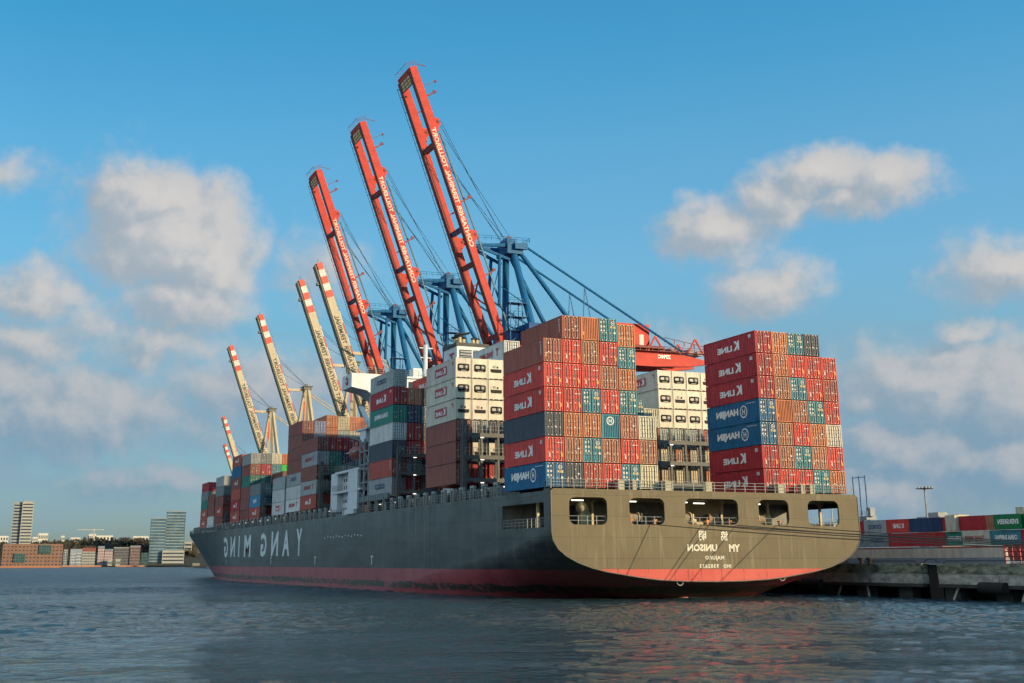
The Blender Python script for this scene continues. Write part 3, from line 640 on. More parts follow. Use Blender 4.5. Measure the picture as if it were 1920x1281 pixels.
for y in (80.3, 86.4):
    sp_('davit', MB().bar((-16.5, y, 19.9), (-17, y, 25.5), .3).bar((-17, y, 25.5), (-19.6, y, 26.2), .3).bar((-19.0, y, 26), (-18.9, y, 24.2), .08), RAILM())

# ------------------------------------------------------------------ shipping containers
CWD, CHT, CLN = 2.385, 2.835, 12.17
def corr_wall(m, x, y0, y1, z0, z1, pitch, d, sgn):
    """corrugated side wall in the plane x, waves sunk towards the inside"""
    k = max(4, round((y1-y0)/pitch)); st = (y1-y0)/k; ys = []
    for i in range(k):
        a = y0+i*st; ys += [(a, 0), (a+.28*st, 0), (a+.5*st, d), (a+.78*st, d)]
    ys.append((y1, 0)); b = len(m.v)
    for y, q in ys: m.v += [(x-sgn*q, y, z0), (x-sgn*q, y, z1)]
    for i in range(len(ys)-1): m.f.append((b+2*i, b+2*i+2, b+2*i+3, b+2*i+1))
def body_mesh(ln, kind):
    m = MB(); w = CWD/2; h = CHT
    for sx in (-1, 1):
        for (a, b) in ((0, .16), (ln-.16, ln)): m.box(sx*w, sx*(w-.13), a, b, 0, h)
        m.box(sx*w, sx*(w-.07), .16, ln-.16, 0, .15); m.box(sx*w, sx*(w-.06), .16, ln-.16, h-.1, h)
        if kind == 'reefer': m.box(sx*(w-.03), sx*(w-.06), .16, ln-.16, .15, h-.1)
        else: corr_wall(m, sx*(w-.012), .16, ln-.16, .15, h-.1, .56 if ln > 7 else .5, .05, sx)
    for (a, b) in ((.02, .14), (ln-.14, ln-.02)):
        m.box(-w+.13, w-.13, a+.05, b, 0.03, .14); m.box(-w+.13, w-.13, a, b, h-.13, h-.02)
    m.box(-w+.06, w-.06, .14, ln-.14, h-.07, h-.03); m.box(-w+.07, w-.07, .16, ln-.16, .02, .06)
    # blank end wall
    m.box(-w+.13, w-.13, ln-.1, ln-.05, .14, h-.13)
    return m.mesh('container_body', PAINT2() if kind == 'reefer' else PAINT())
BODY = {}
def body(ln, kind):
    k = ('L' if ln > 7 else 'S', kind)
    if k not in BODY: BODY[k] = body_mesh(CLN if ln > 7 else 6.06, kind)
    return BODY[k]
def door_mesh(v):
    m = MB(); w = CWD/2-.15; h0, h1 = .16, CHT-.15
    m.box(.02, w, .10, .13, h0, h1)
    cw = (w-.03)/3
    for c in range(3):
        x0 = .02+c*cw+.045; x1 = .02+(c+1)*cw-.045
        if c == 1: x0 += .02; x1 -= .02
        n = 5 if v else 4
        for r in range(n):
            z0 = h0+.04+(h1-h0-.08)*r/n+.022; z1 = h0+.04+(h1-h0-.08)*(r+1)/n-.022
            m.box(x0, x1, .03, .10, z0, z1)
    me = m.mesh('door', PAINT()); me.materials.append(pm('door_groove_shadow_paint', (.10, .05, .035), .7, oc=False))  # dark base plate colour stands in for shade in the door grooves
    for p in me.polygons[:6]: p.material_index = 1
    return me
DOOR = [door_mesh(0), door_mesh(1)]
BAR = MB().tube([(0, .0, .1), (0, .0, CHT-.1)], .022, 5, False).box(-.05, .05, -.03, .04, 1.0, 1.12).box(-.045, .045, -.02, .05, .1, .2).box(-.045, .045, -.02, .05, CHT-.2, CHT-.1).mesh('locking_bar', BARM())
def patch_mesh(rects, mat, name): 
    m = MB()
    for x0, x1, z0, z1 in rects: m.box(x0, x1, .008, .022, z0, z1)
    return m.mesh(name, mat)
PW = pm('white_placard', (.62, .60, .55), .6, 0, .2, 3); PY = pm('yellow_placard', (.62, .26, .03), .6, 0, .2, 3); PD = pm('dark_placard', (.07, .05, .05), .6)
def rnd_rects(seed, n):
    r = random.Random(seed); o = []
    for i in range(n):
        x = r.choice([-1.0, -.62, -.28, .12, .46, .82]); z = r.uniform(.5, 2.5); o.append((x, x+r.uniform(.1, .24), z, z+r.uniform(.05, .2)))
    return o
STICK = [patch_mesh(rnd_rects(k, 3+k % 3), PW, 'placard') for k in range(5)]
H_STICK = patch_mesh([(-1.0, -.8, 2.2, 2.45), (-.62, -.45, 2.3, 2.45), (-1.0, -.76, 1.65, 1.95), (-.64, -.4, 1.7, 1.9), (-1.0, -.78, 1.2, 1.45), (-.62, -.42, 1.2, 1.4), (.8, 1.02, .95, 1.2)], PW, 'placard')
H_YEL = patch_mesh([(.3, .55, 1.66, 1.9), (.66, 1.03, 1.62, 1.9)], pm('pale_yellow_placard', (.55, .40, .16), .6), 'placard')
K_OR = patch_mesh([(.74, 1.04, .55, .98)], PY, 'placard'); K_DK = patch_mesh([(.33, .56, 1.3, 1.6)], PD, 'placard')
K_W = patch_mesh([(.3, .62, 2.12, 2.22), (.7, 1.0, 2.12, 2.22), (-.74, -.6, .5, .95)], PW, 'placard')
O_YEL = patch_mesh([(-.92, -.74, .6, 1.0)], PY, 'placard')
cm = MB(); corr_pts = 9
def corr_end():
    m = MB(); w = CWD/2-.13; n = 9; st = 2*w/n; b = 0
    for i in range(n):
        x = -w+i*st
        m.box(x+.02, x+st*.52, .02, .12, .14, CHT-.13)
    m.box(-w, w, .12, .15, .14, CHT-.13); return m.mesh('end_wall', PAINT())
CEND = corr_end()
def reefer_parts():
    out = []
    w = CWD/2
    out.append(('end_panel', MB().box(-w+.13, w-.13, .04, .1, .14, CHT-.13).box(-w+.13, w-.13, .03, .04, 2.02, 2.06).box(-w+.13, w-.13, .03, .04, .62, .66).box(-.02, .02, .028, .04, 2.06, 2.7).mesh('end_panel', PAINT2()), True))
    m = MB(); pts = []
    for cx_, cz_, a0 in ((.58, 1.78, 0), (-.58, 1.78, 90), (-.58, 1.15, 180), (.58, 1.15, 270)):
        for q in range(0, 91, 30): pts.append((cx_+.3*math.cos(R(a0+q)), cz_+.22*math.sin(R(a0+q))))
    m.prism(pts, 'y', -.01, .04); out.append(('machinery_recess', m.mesh('machinery_recess', pm('machinery_black', (.014, .015, .016), .7, spec=.1)), False))
    out.append(('compressor_unit', MB().prism([(-.7, 1.42), (-.55, 1.36), (-.08, 1.36), (-.08, 1.76), (-.55, 1.76), (-.7, 1.7)], 'y', -.07, -.01).box(-.4, .45, -.05, -.01, 1.0, 1.08).mesh('compressor_unit', pm('aluminium_unit', (.20, .21, .20), .45, .1, .15, 3)), False))
    out.append(('condenser_fan', MB().tube([(.42, -.05, 1.58), (.42, -.01, 1.58)], .31, 14).mesh('condenser_fan', pm('fan_grey', (.05, .055, .06), .5)), False))
    out.append(('fan_hub', MB().tube([(.42, -.08, 1.58), (.42, -.05, 1.58)], .11, 8).mesh('fan_hub', PW), False))
    out.append(('forklift_pocket', MB().box(-.95, -.55, -.0, .03, .0, .11).box(-.3, .3, -.0, .03, .0, .11).box(.55, .95, .0, .03, .0, .11).mesh('forklift_pocket', DARK()), False))
    return out
REEF = reefer_parts()
REEF2 = [('control_box', MB().box(-.5, -.1, -.03, .04, 1.62, 1.95).mesh('control_box', pm('grey_box', (.20, .21, .18), .5)), False), ('control_box', MB().box(.12, .34, -.03, .04, 1.6, 1.85).mesh('control_box', DARK()), False),
         ('machinery_recess', MB().prism([(-.85, 1.45), (.85, 1.45), (.85, 1.05), (.7, .95), (-.7, .95), (-.85, 1.1)], 'y', -.0, .045).mesh('machinery_recess', DARK()), False)]
# colours of paint: name -> (albedo, words)
PC = {'K': ((.62, .058, .046), 'bright red'), 'k': ((.42, .028, .038), 'dark red'), 'O': ((.54, .18, .08), 'orange-brown'), 'B': ((.26, .085, .068), 'rust-brown'), 'b': ((.42, .17, .10), 'faded brown'),
      'N': ((.055, .075, .10), 'navy-grey'), 'n': ((.020, .055, .13), 'navy blue'), 'H': ((.030, .22, .28), 'blue'), 'h': ((.008, .145, .29), 'deep blue'), 'W': ((.58, .54, .43), 'white'), 'w': ((.62, .64, .62), 'white'), 'C': ((.56, .49, .34), 'cream'),
      'G': ((.34, .37, .37), 'light grey'), 'g': ((.20, .24, .25), 'grey'), 'T': ((.025, .22, .17), 'teal green'), 'E': ((.01, .19, .07), 'green'), 'L': ((.02, .62, .06), 'vivid green'), 'P': ((.20, .26, .45), 'lilac-blue'), 'M': ((.36, .105, .068), 'orange-brown'), 'S': ((.05, .25, .42), 'sky blue'),
      'R': ((.44, .09, .06), 'brick-red'), 'V': ((.36, .40, .39), 'pale green-grey'), 'c': ((.05, .23, .28), 'teal')}
ORD = ['bottom', 'second', 'third', 'fourth', 'fifth', 'sixth', 'seventh', 'eighth']
CRED = pm('red_logo_paint', (.42, .03, .04), .6); CBLU = pm('blue_logo_paint', (.03, .07, .16), .6); CWH = WHT()
TXM = {}
def txm(key, fn):
    if key not in TXM: TXM[key] = fn()
    return TXM[key]
def merge(meshes, name, mat):
    m = MB()
    for me in meshes: m.add([tuple(v.co) for v in me.vertices], [tuple(p.vertices) for p in me.polygons])
    return m.mesh(name, mat)
XL = -CWD/2-.025
def ring_logo(y, z, r, mat):
    m = MB(); n = 20; vs = []
    for k in range(n):
        a = 2*math.pi*k/n; vs += [(XL, y+r*math.cos(a), z+r*math.sin(a)), (XL, y+r*.8*math.cos(a), z+r*.8*math.sin(a))]
    m.add(vs, [(2*k, 2*k+1, (2*k+3) % (2*n), (2*k+2) % (2*n)) for k in range(n)]); return m
def port_text(txt, y0, y1, z0, z1, mat, bold=.03):   # reversed lettering on the side that faces port
    return lettering(txt, (XL, y0, z0), (0, 1, 0), (0, 0, 1), y1-y0, z1-z0, mat, 'side_lettering', None, bold, 1.0, True)
def side_art(kind):
    """returns list of (name, mesh)"""
    if kind == 'K': return txm('K', lambda: [('side_lettering', merge([port_text('K', 3.6, 5.0, .85, 2.1, CWH, .06), port_text('LINE', 5.3, 8.8, .9, 1.68, CWH, .045)], 'side_lettering', CWH)), ('side_emblem', MB().box(XL, XL+.01, .9, 1.5, 2.05, 2.5).mesh('side_emblem', PW))])
    if kind == 'H':
        def f():
            r = ring_logo(3.5, 1.5, .82, CWH).mesh('r', CWH)
            return [('side_lettering', merge([r, port_text('H', 3.2, 3.8, 1.12, 1.88, CWH, .03), port_text('HANJIN', 4.7, 9.9, .92, 2.05, CWH, .06)], 'side_lettering', CWH)), ('side_small_print', MB().box(XL, XL+.01, .8, 3.0, 2.42, 2.5).mesh('side_small_print', PW))]
        return txm('H', f)
    if kind == 'C': return txm('C', lambda: [('side_lettering', port_text('COSCO', 3.6, 8.6, 1.1, 2.0, CBLU, .05))])
    if kind == 'Y': return txm('Y', lambda: [('side_lettering', port_text('YANG MING', 4.2, 9.4, 1.05, 1.95, CRED, .04)), ('side_emblem', merge([port_text('T', 2.2, 3.2, .95, 2.1, CRED, .06)], 'side_emblem', CRED))])
    if kind == 'R': return txm('R', lambda: [('logo_panel', MB().box(XL+.005, XL+.012, 3.6, 8.4, .9, 2.1).mesh('logo_panel', CRED)), ('side_lettering', merge([port_text('K', 4.0, 5.0, 1.05, 1.95, CWH, .05), port_text('LINE', 5.3, 8.0, 1.1, 1.7, CWH, .03)], 'side_lettering', CWH)), ('side_emblem', MB().box(XL, XL+.01, 1.0, 1.6, 2.15, 2.3).box(XL, XL+.01, 1.0, 1.15, 1.7, 2.15).mesh('side_emblem', CRED))])
    if kind == 'S': return txm('S', lambda: [('side_lettering', port_text('CHINA SHIPPING', 2.4, 9.6, 1.1, 1.9, CWH, .04))])
    if kind == 'v': return txm('v', lambda: [('side_small_print', lettering('Triton', (XL, .62, 2.6), (0, 0, -1), (0, -1, 0) if False else (0, 1, 0), 1.7, .4, CWH, 'side_small_print', None, .02, 1.0, True))])
    if kind == 'P': return txm('P', lambda: [('side_lettering', port_text('P&O', 4.2, 8.0, 1.0, 2.0, CWH, .05))])
    if kind == 'k': return txm('k', lambda: [('side_lettering', merge([port_text('K', 3.9, 5.0, .9, 2.1, CWH, .07), port_text('LINE', 5.4, 8.0, 1.0, 1.7, CWH, .05)], 'side_lettering', CWH))])
    return []
def end_logo(x, z, r):
    m = MB(); n = 16; vs = []
    for k in range(n):
        a = 2*math.pi*k/n; vs += [(x+r*math.cos(a), .006, z+r*math.sin(a)), (x+r*.74*math.cos(a), .006, z+r*.74*math.sin(a))]
    m.add(vs, [(2*k, 2*k+1, (2*k+3) % (2*n), (2*k+2) % (2*n)) for k in range(n)])
    m.box(x-r*.42, x-r*.22, .004, .008, z-r*.42, z+r*.42).box(x+r*.22, x+r*.42, .004, .008, z-r*.42, z+r*.42).box(x-r*.22, x+r*.22, .004, .008, z-r*.1, z+r*.1)
    return m.mesh('end_emblem', PW)
LOGO_S = end_logo(.66, 2.26, .26); LOGO_L = end_logo(-.05, 2.05, .52)
cont_count = 0
def container(code, loc, h, label, group, end='D', art='', ln=CLN, near=True, ly=1.0):
    """code: paint letter. end: D doors, C corrugated wall, L corrugated with round emblem, R/r refrigerated"""
    global cont_count; cont_count += 1
    rr = random.Random(int(loc[0]*31+loc[1]*17+loc[2]*101))
    t = thing('shipping_container' if end not in 'Rr' else 'refrigerated_container', label, 'container', loc, group)
    t.location.x += rr.uniform(-.025, .025); t.location.y += rr.uniform(-.04, .04)
    t.scale = (1, ly*(ln/(CLN if ln > 7 else 6.06)), h/2.916)
    c = PC[code][0]; j = rr.uniform(.9, 1.1); c = (c[0]*j, c[1]*j*rr.uniform(.95, 1.05), c[2]*j, 1)
    def P(name, me, paint=False, loc_=(0, 0, 0)):
        o = link(name, me, t, loc_)
        if paint: o.color = c
        return o
    P('container_body', body(ln, 'reefer' if end in 'Rr' else 'box'), True)
    if end == 'D':
        dm = DOOR[rr.randrange(2)]
        for s_ in (-1, 1):
            d = P('door', dm, True); d.scale = (s_, 1, 1)
            if near:
                for bx in (.30, .78): 
                    b = link('locking_bar', BAR, d, (bx, -.002, 0))
        if near:
            if code in 'Hh': P('placard', H_STICK); P('placard', H_YEL); P('end_emblem', LOGO_S)
            elif code in 'Kk': P('placard', K_OR); P('placard', K_DK); P('placard', K_W)
            else:
                P('placard', STICK[rr.randrange(5)])
                if rr.random() < .5: P('placard', O_YEL)
        elif rr.random() < .8: P('placard', STICK[rr.randrange(5)])
    elif end in 'CL':
        P('end_wall', CEND, True)
        if end == 'L': P('end_emblem', LOGO_L)
        else: P('placard', O_YEL)
    elif end == 'R':
        for nm, me, pt in REEF: P(nm, me, pt)
    elif end == 'r':
        P(REEF[0][0], REEF[0][1], True)
        for nm, me, pt in REEF2: P(nm, me, pt)
        P(REEF[5][0], REEF[5][1])
    for nm, me in side_art(art): P(nm, me)
    return t
EW = {'D': 'container', 'C': 'container with a plain ribbed end', 'L': 'container with round end emblem', 'R': 'refrigerated container', 'r': 'refrigerated container'}
AW = {'K': ' with white lettering', 'H': ' with white ringed emblem', 'C': ' with dark lettering', 'Y': ' with red lettering', 'R': ' with red logo panel', 'S': ' with pale lettering', 'P': ' with white lettering', 'k': ' with white lettering', 'v': '', '': ''}
HIDDEN = []
def stack(row, cols, y, z0, where, group, near=True, ly=1.0, yshift=0):
    """cols: bottom to top list of (paint, end, art, height)"""
    x = -20.0+2.5*row; z = z0
    for i, c in enumerate(cols):
        if c is None: z += 2.916; continue
        code, end, art, h = c
        if not code: HIDDEN.append((x, y+yshift, z, h, ly))
        if code: 
            lab = f"{PC[code][1]} {'container' if end == 'D' else EW[end]}, {ORD[i]} tier, {where}"
            if len((PC[code][1]+' '+EW[end]+AW[art]+', '+ORD[i]+' tier, '+where).split()) <= 16: lab = f"{PC[code][1]} {EW[end]}{AW[art]}, {ORD[i]} tier, {where}"
            container(code, (x, y+yshift, z), h, lab, group, end, art, near=near, ly=ly)
        z += h
def parse(s, art='', h=2.916, hs=None):
    """'HKNKKO' bottom to top, optional end code after a letter: 'C' etc in pairs handled by dot"""
    out = []
    toks = s.split()
    arts = art.split() if art else []
    for i, t in enumerate(toks):
        if t == '-': out.append(('', 'D', '', hs[i] if hs else h)); continue
        code = t[0]; end = t[1] if len(t) > 1 else 'D'
        a = arts[i] if i < len(arts) and arts[i] != '-' else ''
        out.append((code, end, a, hs[i] if hs else h))
    return out
CN = ['leftmost column', 'second column', 'third column', 'fourth column', 'fifth column', 'sixth column', 'seventh column']
gA = 'containers stacked on the stern, left tower'; gA2 = 'containers stacked on the stern, right tower'
A1 = [('h K N K K M', 'H K - K K v'), ('N b O K K K M', '- - - - - - v'), ('R H O H K b OC', ''), ('K b HL K b K H', ''), ('H K b H O H O', ''), ('C b W', '')]
for r_, (s_, a_) in enumerate(A1):
    hs = [2.916]*4+[2.66, 2.62, 2.9] if r_ == 4 else None
    stack(r_, parse(s_, a_, hs=hs), 0, 12.69, f'{CN[r_]} of the left stern tower', gA)
A2 = [('k k h h k k k', 'K K H H K K K'), ('K b b OC b O O', ''), ('K H K b H K H', ''), ('H b O H K K N', ''), ('O K W K R K', '')]
for r_, (s_, a_) in enumerate(A2): stack(12+r_, parse(s_, a_), 0, 12.69, f'{CN[r_]} of the right stern tower', gA2)
# bay forward of the stern gap
gB = 'containers in the second bay from the stern'
for r_, (s_, a_) in enumerate([('B B B Wr WR WR', '- - - R R R'), ('k Wr G Wr WR WR', ''), ('k Wr N WR Wr Wr', '')]):
    stack(r_, parse(s_.replace('W', 'w' if False else 'W'), a_), 29.1, 14.7, f'{CN[r_]} behind the left stern tower', gB)
stack(3, parse('- - - - - - w', '- - - - - - Y'), 29.1, 14.7, 'on top beside the left stern tower', gB)
stack(11, parse('- - - H'), 29.1, 15.9, 'peeping out right of the left stern tower', gB)
stack(12, parse('b C O W'), 29.1, 14.7, 'just right of the left stern tower', gB)
for r_, (s_, a_) in enumerate([('C W V WR WR WR', '- - - - - R'), ('W O V WR Wr WR', ''), ('C W V WR WR WR', ''), ('O C R Wr Wr Wr', '')]):
    stack(13+r_, parse(s_, a_), 29.1, 14.7, f'{CN[r_]} seen between the stern towers', gB)
gC = 'containers in the third bay from the stern'
for r_, (s_, a_) in enumerate([('G R N w T k G', 'C v - - S K C'), ('k g k k n O', ''), ('g n k N g N', ''), ('k k n g G G K', '- - - - - - K')]):
    stack(r_, parse(s_, a_, 2.83), 57.1, 14.62, f'{CN[r_]} behind the white refrigerated stack', gC)
gD = 'containers forward of the superstructure'
for r_, (s_, a_) in enumerate([('R G B G B', 'k Y - Y -'), ('k g T T k', ''), ('- G G n k', ''), ('- - G n -', ''), ('- - - G B', '')]):
    stack(r_, parse(s_, a_, 2.72), 103.2, 14.3, f'{CN[r_]} just forward of the superstructure', gD)
gE = 'containers in the tall rust topped bay'
for r_, (s_, a_) in enumerate([('w w G B B B B', 'Y - C - - - -'), ('- - - - b G P', ''), ('- - - - - b O O', ''), ('- - - - - G C', ''), ('- - - - - W O', ''), ('- - - - - O O', ''), ('- - - - - O O', '')]):
    hs = [2.57]*7 if r_ < 2 else [2.66]*5+[2.9]*3
    if r_ == 2: hs = [2.57]*5+[1.3, 2.57, 2.57]; s_ = '- - - - b - O O'
    stack(r_, parse(s_, a_, hs=hs), 115.5, 14.25, f'{CN[r_]} of the tall rust topped bay', gE, True, .985)
gF = 'containers in the forward bays'
for r_, (s_, a_) in enumerate([('w w G', 'R - -'), ('k g n', '')]): stack(r_, parse(s_, a_, 2.62), 128.9, 14.1, f'{CN[r_]} of the low pale bay', gF, False, .93)
for r_, (s_, a_) in enumerate([('R S g', 'k P -'), ('k n n', '')]): stack(r_, parse(s_, a_, 2.62), 152.4, 14.0, f'{CN[r_]} of the low bay with blue box', gF, False, .93)
for r_, (s_, a_) in enumerate([('B B B T B G', ''), ('k k k T k g', ''), ('- - - C c W', ''), ('- - - O L O', ''), ('- - - O O O', ''), ('- - - O O O', ''), ('- - - - O O', '')]):
    stack(r_, parse(s_, a_, 2.61), 164.2, 13.9, f'{CN[r_]} of the bay with the vivid green box', gF, True, .84)
for r_, (s_, a_) in enumerate([('R k R B h R', 'k k - k - k'), ('- - - - - K', '')]): stack(r_, parse(s_, a_, 2.72), 175.3, 13.8, f'{CN[r_]} of the tall red bay', gF, False, .93)
for r_, (s_, a_) in enumerate([('B R B g G', '- k - - -'), ('k k k n G', '')]): stack(r_, parse(s_, a_, 2.54), 196.7, 13.55, f'{CN[r_]} of the grey topped bay near bow', gF, False, .92)
for r_, (s_, a_) in enumerate([('w B B', '')]): stack(r_, parse(s_, a_, 2.9), 209.1, 13.5, f'{CN[r_]} of the three high bay near bow', gF, False, .76)
for r_, (s_, a_) in enumerate([('R R T g k', 'k k - - -'), ('- - - n k', '')]): stack(r_, parse(s_, a_, 2.46), 219.2, 13.6, f'{CN[r_]} of the forward red bay near bow', gF, False, .85)
for r_, (s_, a_) in enumerate([('g k', ''), ('g k', '')]): stack(r_+1, parse(s_, a_, 2.3), 234.0, 13.4, f'{CN[r_]} of the foremost bay', gF, False, .8)

for y_, r0, r1, n_, h_ in ((57.1, 4, 17, 5, 2.83), (103.2, 5, 17, 5, 2.72), (115.5, 7, 17, 6, 2.6), (128.9, 2, 17, 4, 2.62), (152.4, 2, 15, 4, 2.62), (164.2, 7, 15, 5, 2.6), (175.3, 2, 14, 4, 2.7), (196.7, 2, 14, 4, 2.54), (209.1, 1, 13, 2, 2.7), (219.2, 2, 13, 4, 2.46)):
    for r_ in range(r0, r1):
        for k_ in range(n_): HIDDEN.append((-20.0+2.5*r_, y_, 14.1+k_*h_, h_, .9))
hm = MB()
for x_, y_, z_, h_, l_ in HIDDEN: hm.box(x_-1.2, x_+1.2, y_, y_+12.19*l_, z_, z_+h_*.98)
tag(hm.build('covered_containers', pm('brown_mass_paint', (.16, .07, .05), .6, 0, .4, .2)), 'rust brown containers filling the inner rows behind the outer stacks', 'containers', kind='stuff')

# ------------------------------------------------------------------ quay
QX = 24.2; QZ = 4.05
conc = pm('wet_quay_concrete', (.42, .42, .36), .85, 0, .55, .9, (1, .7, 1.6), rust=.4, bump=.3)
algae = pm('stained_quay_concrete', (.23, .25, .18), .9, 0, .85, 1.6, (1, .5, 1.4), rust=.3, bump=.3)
apron = pm('quay_apron_asphalt', (.12, .125, .12), .8, 0, .2, .2)
struct(MB().add([(QX+.3, -140, QZ), (700, -140, QZ), (700, 330, QZ), (QX+.3, 330, QZ)], [(0, 1, 2, 3)]).build('quay_apron', apron))
struct(MB().add([(54, 330.0, QZ-.05), (900, 200, QZ-.05), (900, 1050, QZ-.05), (112, 1050, QZ-.05)], [(0, 1, 2, 3)]).build('ground', apron))
qw = thing('quay_wall', 'stained concrete quay wall on dark piles at the right of the ship', 'quay wall', (QX, 0, 0))
o_ = (QX, 0, 0)
seg = [(-140, -52.5), (-51.5, -11.6), (-9.0, 40), (41, 92), (93, 144), (145, 196), (197, 330)]
for a, b in seg:
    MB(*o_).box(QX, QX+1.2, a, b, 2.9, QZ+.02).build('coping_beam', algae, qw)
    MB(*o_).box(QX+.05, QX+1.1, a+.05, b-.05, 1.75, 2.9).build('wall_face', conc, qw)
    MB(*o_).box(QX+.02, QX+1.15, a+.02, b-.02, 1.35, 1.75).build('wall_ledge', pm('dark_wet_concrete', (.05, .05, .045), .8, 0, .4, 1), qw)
MB(*o_).box(QX+.9, QX+1.6, -11.4, -9.1, -1, QZ-.1).build('ladder_recess', DARK(), qw)
for y in range(-70, 200, 8):
    w_ = 1.2
    MB(*o_).box(QX+.9, QX+2.2, y, y+w_*2, -3, 1.4).build('pile', pm('dark_pile', (.055, .055, .05), .85, 0, .4, 1), qw)
MB(*o_).box(QX+5, QX+5.3, -140, 330, -3, 1.5).build('back_wall', DARK(), qw)
for a, b in ((-24.5, -23.4), (-14.3, -13.0), (-28.5, -29.3), (2.0, 1.0), (7, 8)): MB(*o_).bar((QX+.6, a, 1.5), (QX+.2, b, -1.0), .22).build('raking_pile', conc, qw)
for y, fl_ in ((-20.5, 'right of the slot'), (12, 'just beside the hull stern'), (60, 'third from the stern'), (110, 'farthest along the quay')): 
    f_ = thing('fender', 'black rubber fender hanging low on the quay wall, '+fl_, 'fender', (QX-.3, y, 1.4), 'fenders along the quay')
    MB(QX-.3, y, 1.4).tube([(QX-.3, y-1.9, 1.45), (QX-.3, y+1.9, 1.45)], .62, 14).build('rubber_roll', DARK(), f_)
    MB(QX-.3, y, 1.4).bar((QX-.3, y-1.6, 1.9), (QX+.1, y-1.6, 2.9), .06).build('chain', RAILM(), f_); MB(QX-.3, y, 1.4).bar((QX-.3, y+1.6, 1.9), (QX+.1, y+1.6, 2.9), .06).build('chain', RAILM(), f_)
for a, b, nm in ((-40, -12.5, 'rightmost, beyond the slot in the wall'), (-8.2, 1.6, 'between the slot and the ship'), (4.5, 40, 'beside the ship stern')):
    m = MB(); pts = [(QX+.15, a, QZ), (QX+.15, a+.5, QZ+.32), (QX+.15, b-.5, QZ+.32), (QX+.15, b, QZ)]; m.tube(pts, .06, 6)
    tag(m.build('edge_rail', pm('dark_edge_pipe', (.03, .045, .055), .5)), 'low dark tube rail on the quay edge, '+nm, 'rail', 'low rails on the quay edge')
m = MB().tube([(QX+.1, -11.9+2.6*t, QZ+.55*math.sin(math.pi*t)**.5) for t in [k/8 for k in range(9)]], .05, 6)
tag(m.build('ladder_hoop', pm('dark_edge_pipe', (.03, .045, .055), .5)), 'arched dark ladder hoop over the slot in the quay wall', 'ladder hoop')
def bollard(y, lab):
    b = thing('bollard', lab, 'bollard', (QX+1.0, y, QZ), 'bollards on the quay edge'); o3 = (QX+1.0, y, QZ)
    MB(*o3).tube([(QX+1, y, QZ), (QX+1, y, QZ+.55)], .26, 10).build('post', DARK(), b); MB(*o3).tube([(QX+1, y, QZ+.5), (QX+1, y, QZ+.75)], .42, 10).build('cap', DARK(), b)
bollard(3.2, 'black bollard on the quay just right of the stern'); bollard(1.6, 'black bollard beside the first, nearer the tube rail'); bollard(-77.0, 'black bollard holding the stern lines at far right')
wallm = pm('pale_barrier_concrete', (.56, .53, .43), .8, 0, .25, .8, (1, 1, .3), rust=.2)
fl = thing('flood_barrier_wall', 'pale ribbed barrier wall along the quay behind the ship', 'wall', (40, 0, QZ))
for k_ in range(31):
    y = -6.6+1.6*k_ if k_ < 60 else 0
    MB(40, 0, QZ).box(40, 40.3, y, y+1.56, 4.78, 6.0).build('wall_panel', wallm, fl)
    MB(40, 0, QZ).box(39.86, 40, y+1.3, y+1.56, 4.78, 5.95).build('wall_rib', wallm, fl)
MB(40, 0, QZ).box(39.7, 40.5, -6.6, 43, QZ-.05, 4.75).build('sky_tinted_quay_strip', pm('sky_tinted_quay_grey', (.20, .25, .29), .7, 0, .12, .5), fl)  # strip standing in for the quay surface, blue sky light put into its colour
# red spreader frame at the right edge
sf = thing('spreader_frame', 'red steel frame standing on the quay at the right edge', 'frame', (39.5, -9, QZ))
for k_ in range(5):
    y = -6.9-1.25*k_
    MB(39.5, -9, QZ).bar((39.5, y, QZ), (39.5, y, 6.3), .14).build('upright', pm('frame_red', (.36, .02, .03), .5), sf)
    MB(39.5, -9, QZ).bar((39.5, y, 6.2), (39.5, y-1.25, 4.9), .10).build('brace', pm('frame_red', (.36, .02, .03), .5), sf)
for z in (4.9, 5.5, 6.3): MB(39.5, -9, QZ).bar((39.5, -6.9, z), (39.5, -13.2, z), .13).build('rail', pm('frame_red', (.36, .02, .03), .5), sf)
# ------------------------------------------------------------------ yard containers beyond the quay
gY = 'containers in the yard behind the quay'
def yard(code, y0, y1, z, lab, art=None, x=80, h=2.5):
    """side faces the water; y0 far end, y1 near end"""
    ln = y0-y1-.08
    t = thing('shipping_container', lab, 'container', (x+CWD/2, y1+.04, z), gY); t.scale = (1, ln/(CLN if ln > 7 else 6.06), h/2.916)
    c = PC[code][0]; b = link('container_body', body(ln, 'box'), t); b.color = (*c, 1)
    d = link('end_wall', CEND, t); d.color = (*c, 1)
    if art:
        txt, mat, f0, f1 = art; L_ = CLN if ln > 7 else 6.06
        link('side_lettering', lettering(txt, (XL, L_*f0, .95), (0, 1, 0), (0, 0, 1), L_*(f1-f0), .95, mat, 'side_lettering', None, .04, 1.0, True), t)
z3, z2, z1 = 9.55, 7.0, 4.45
yard('k', 76.0, 69.8, z3, 'dark red container on the top tier just right of the stern'); yard('G', 69.8, 63.3, z3, 'light grey container with dark blue lettering, top tier of the yard', ('COSCO', CBLU, .2, .8))
yard('K', 63.3, 57.0, z3, 'bright red container with white lettering on the top tier of the yard', ('K LINE', CWH, .22, .7)); yard('n', 57.0, 50.8, z3, 'navy blue container on the top tier of the yard')
yard('n', 50.8, 48.3, z3, 'short visible navy container beside the dark red one, top tier'); yard('k', 48.3, 44.6, z3, 'dark red container left of the grey-white one, top tier of the yard')
yard('W', 46.7, 44.2, z3, 'tall pale grey-white container end standing proud of the yard row', x=79.2, h=2.75); yard('k', 44.2, 37.9, z3, 'dark maroon container between grey-white and faded brown boxes, top tier')
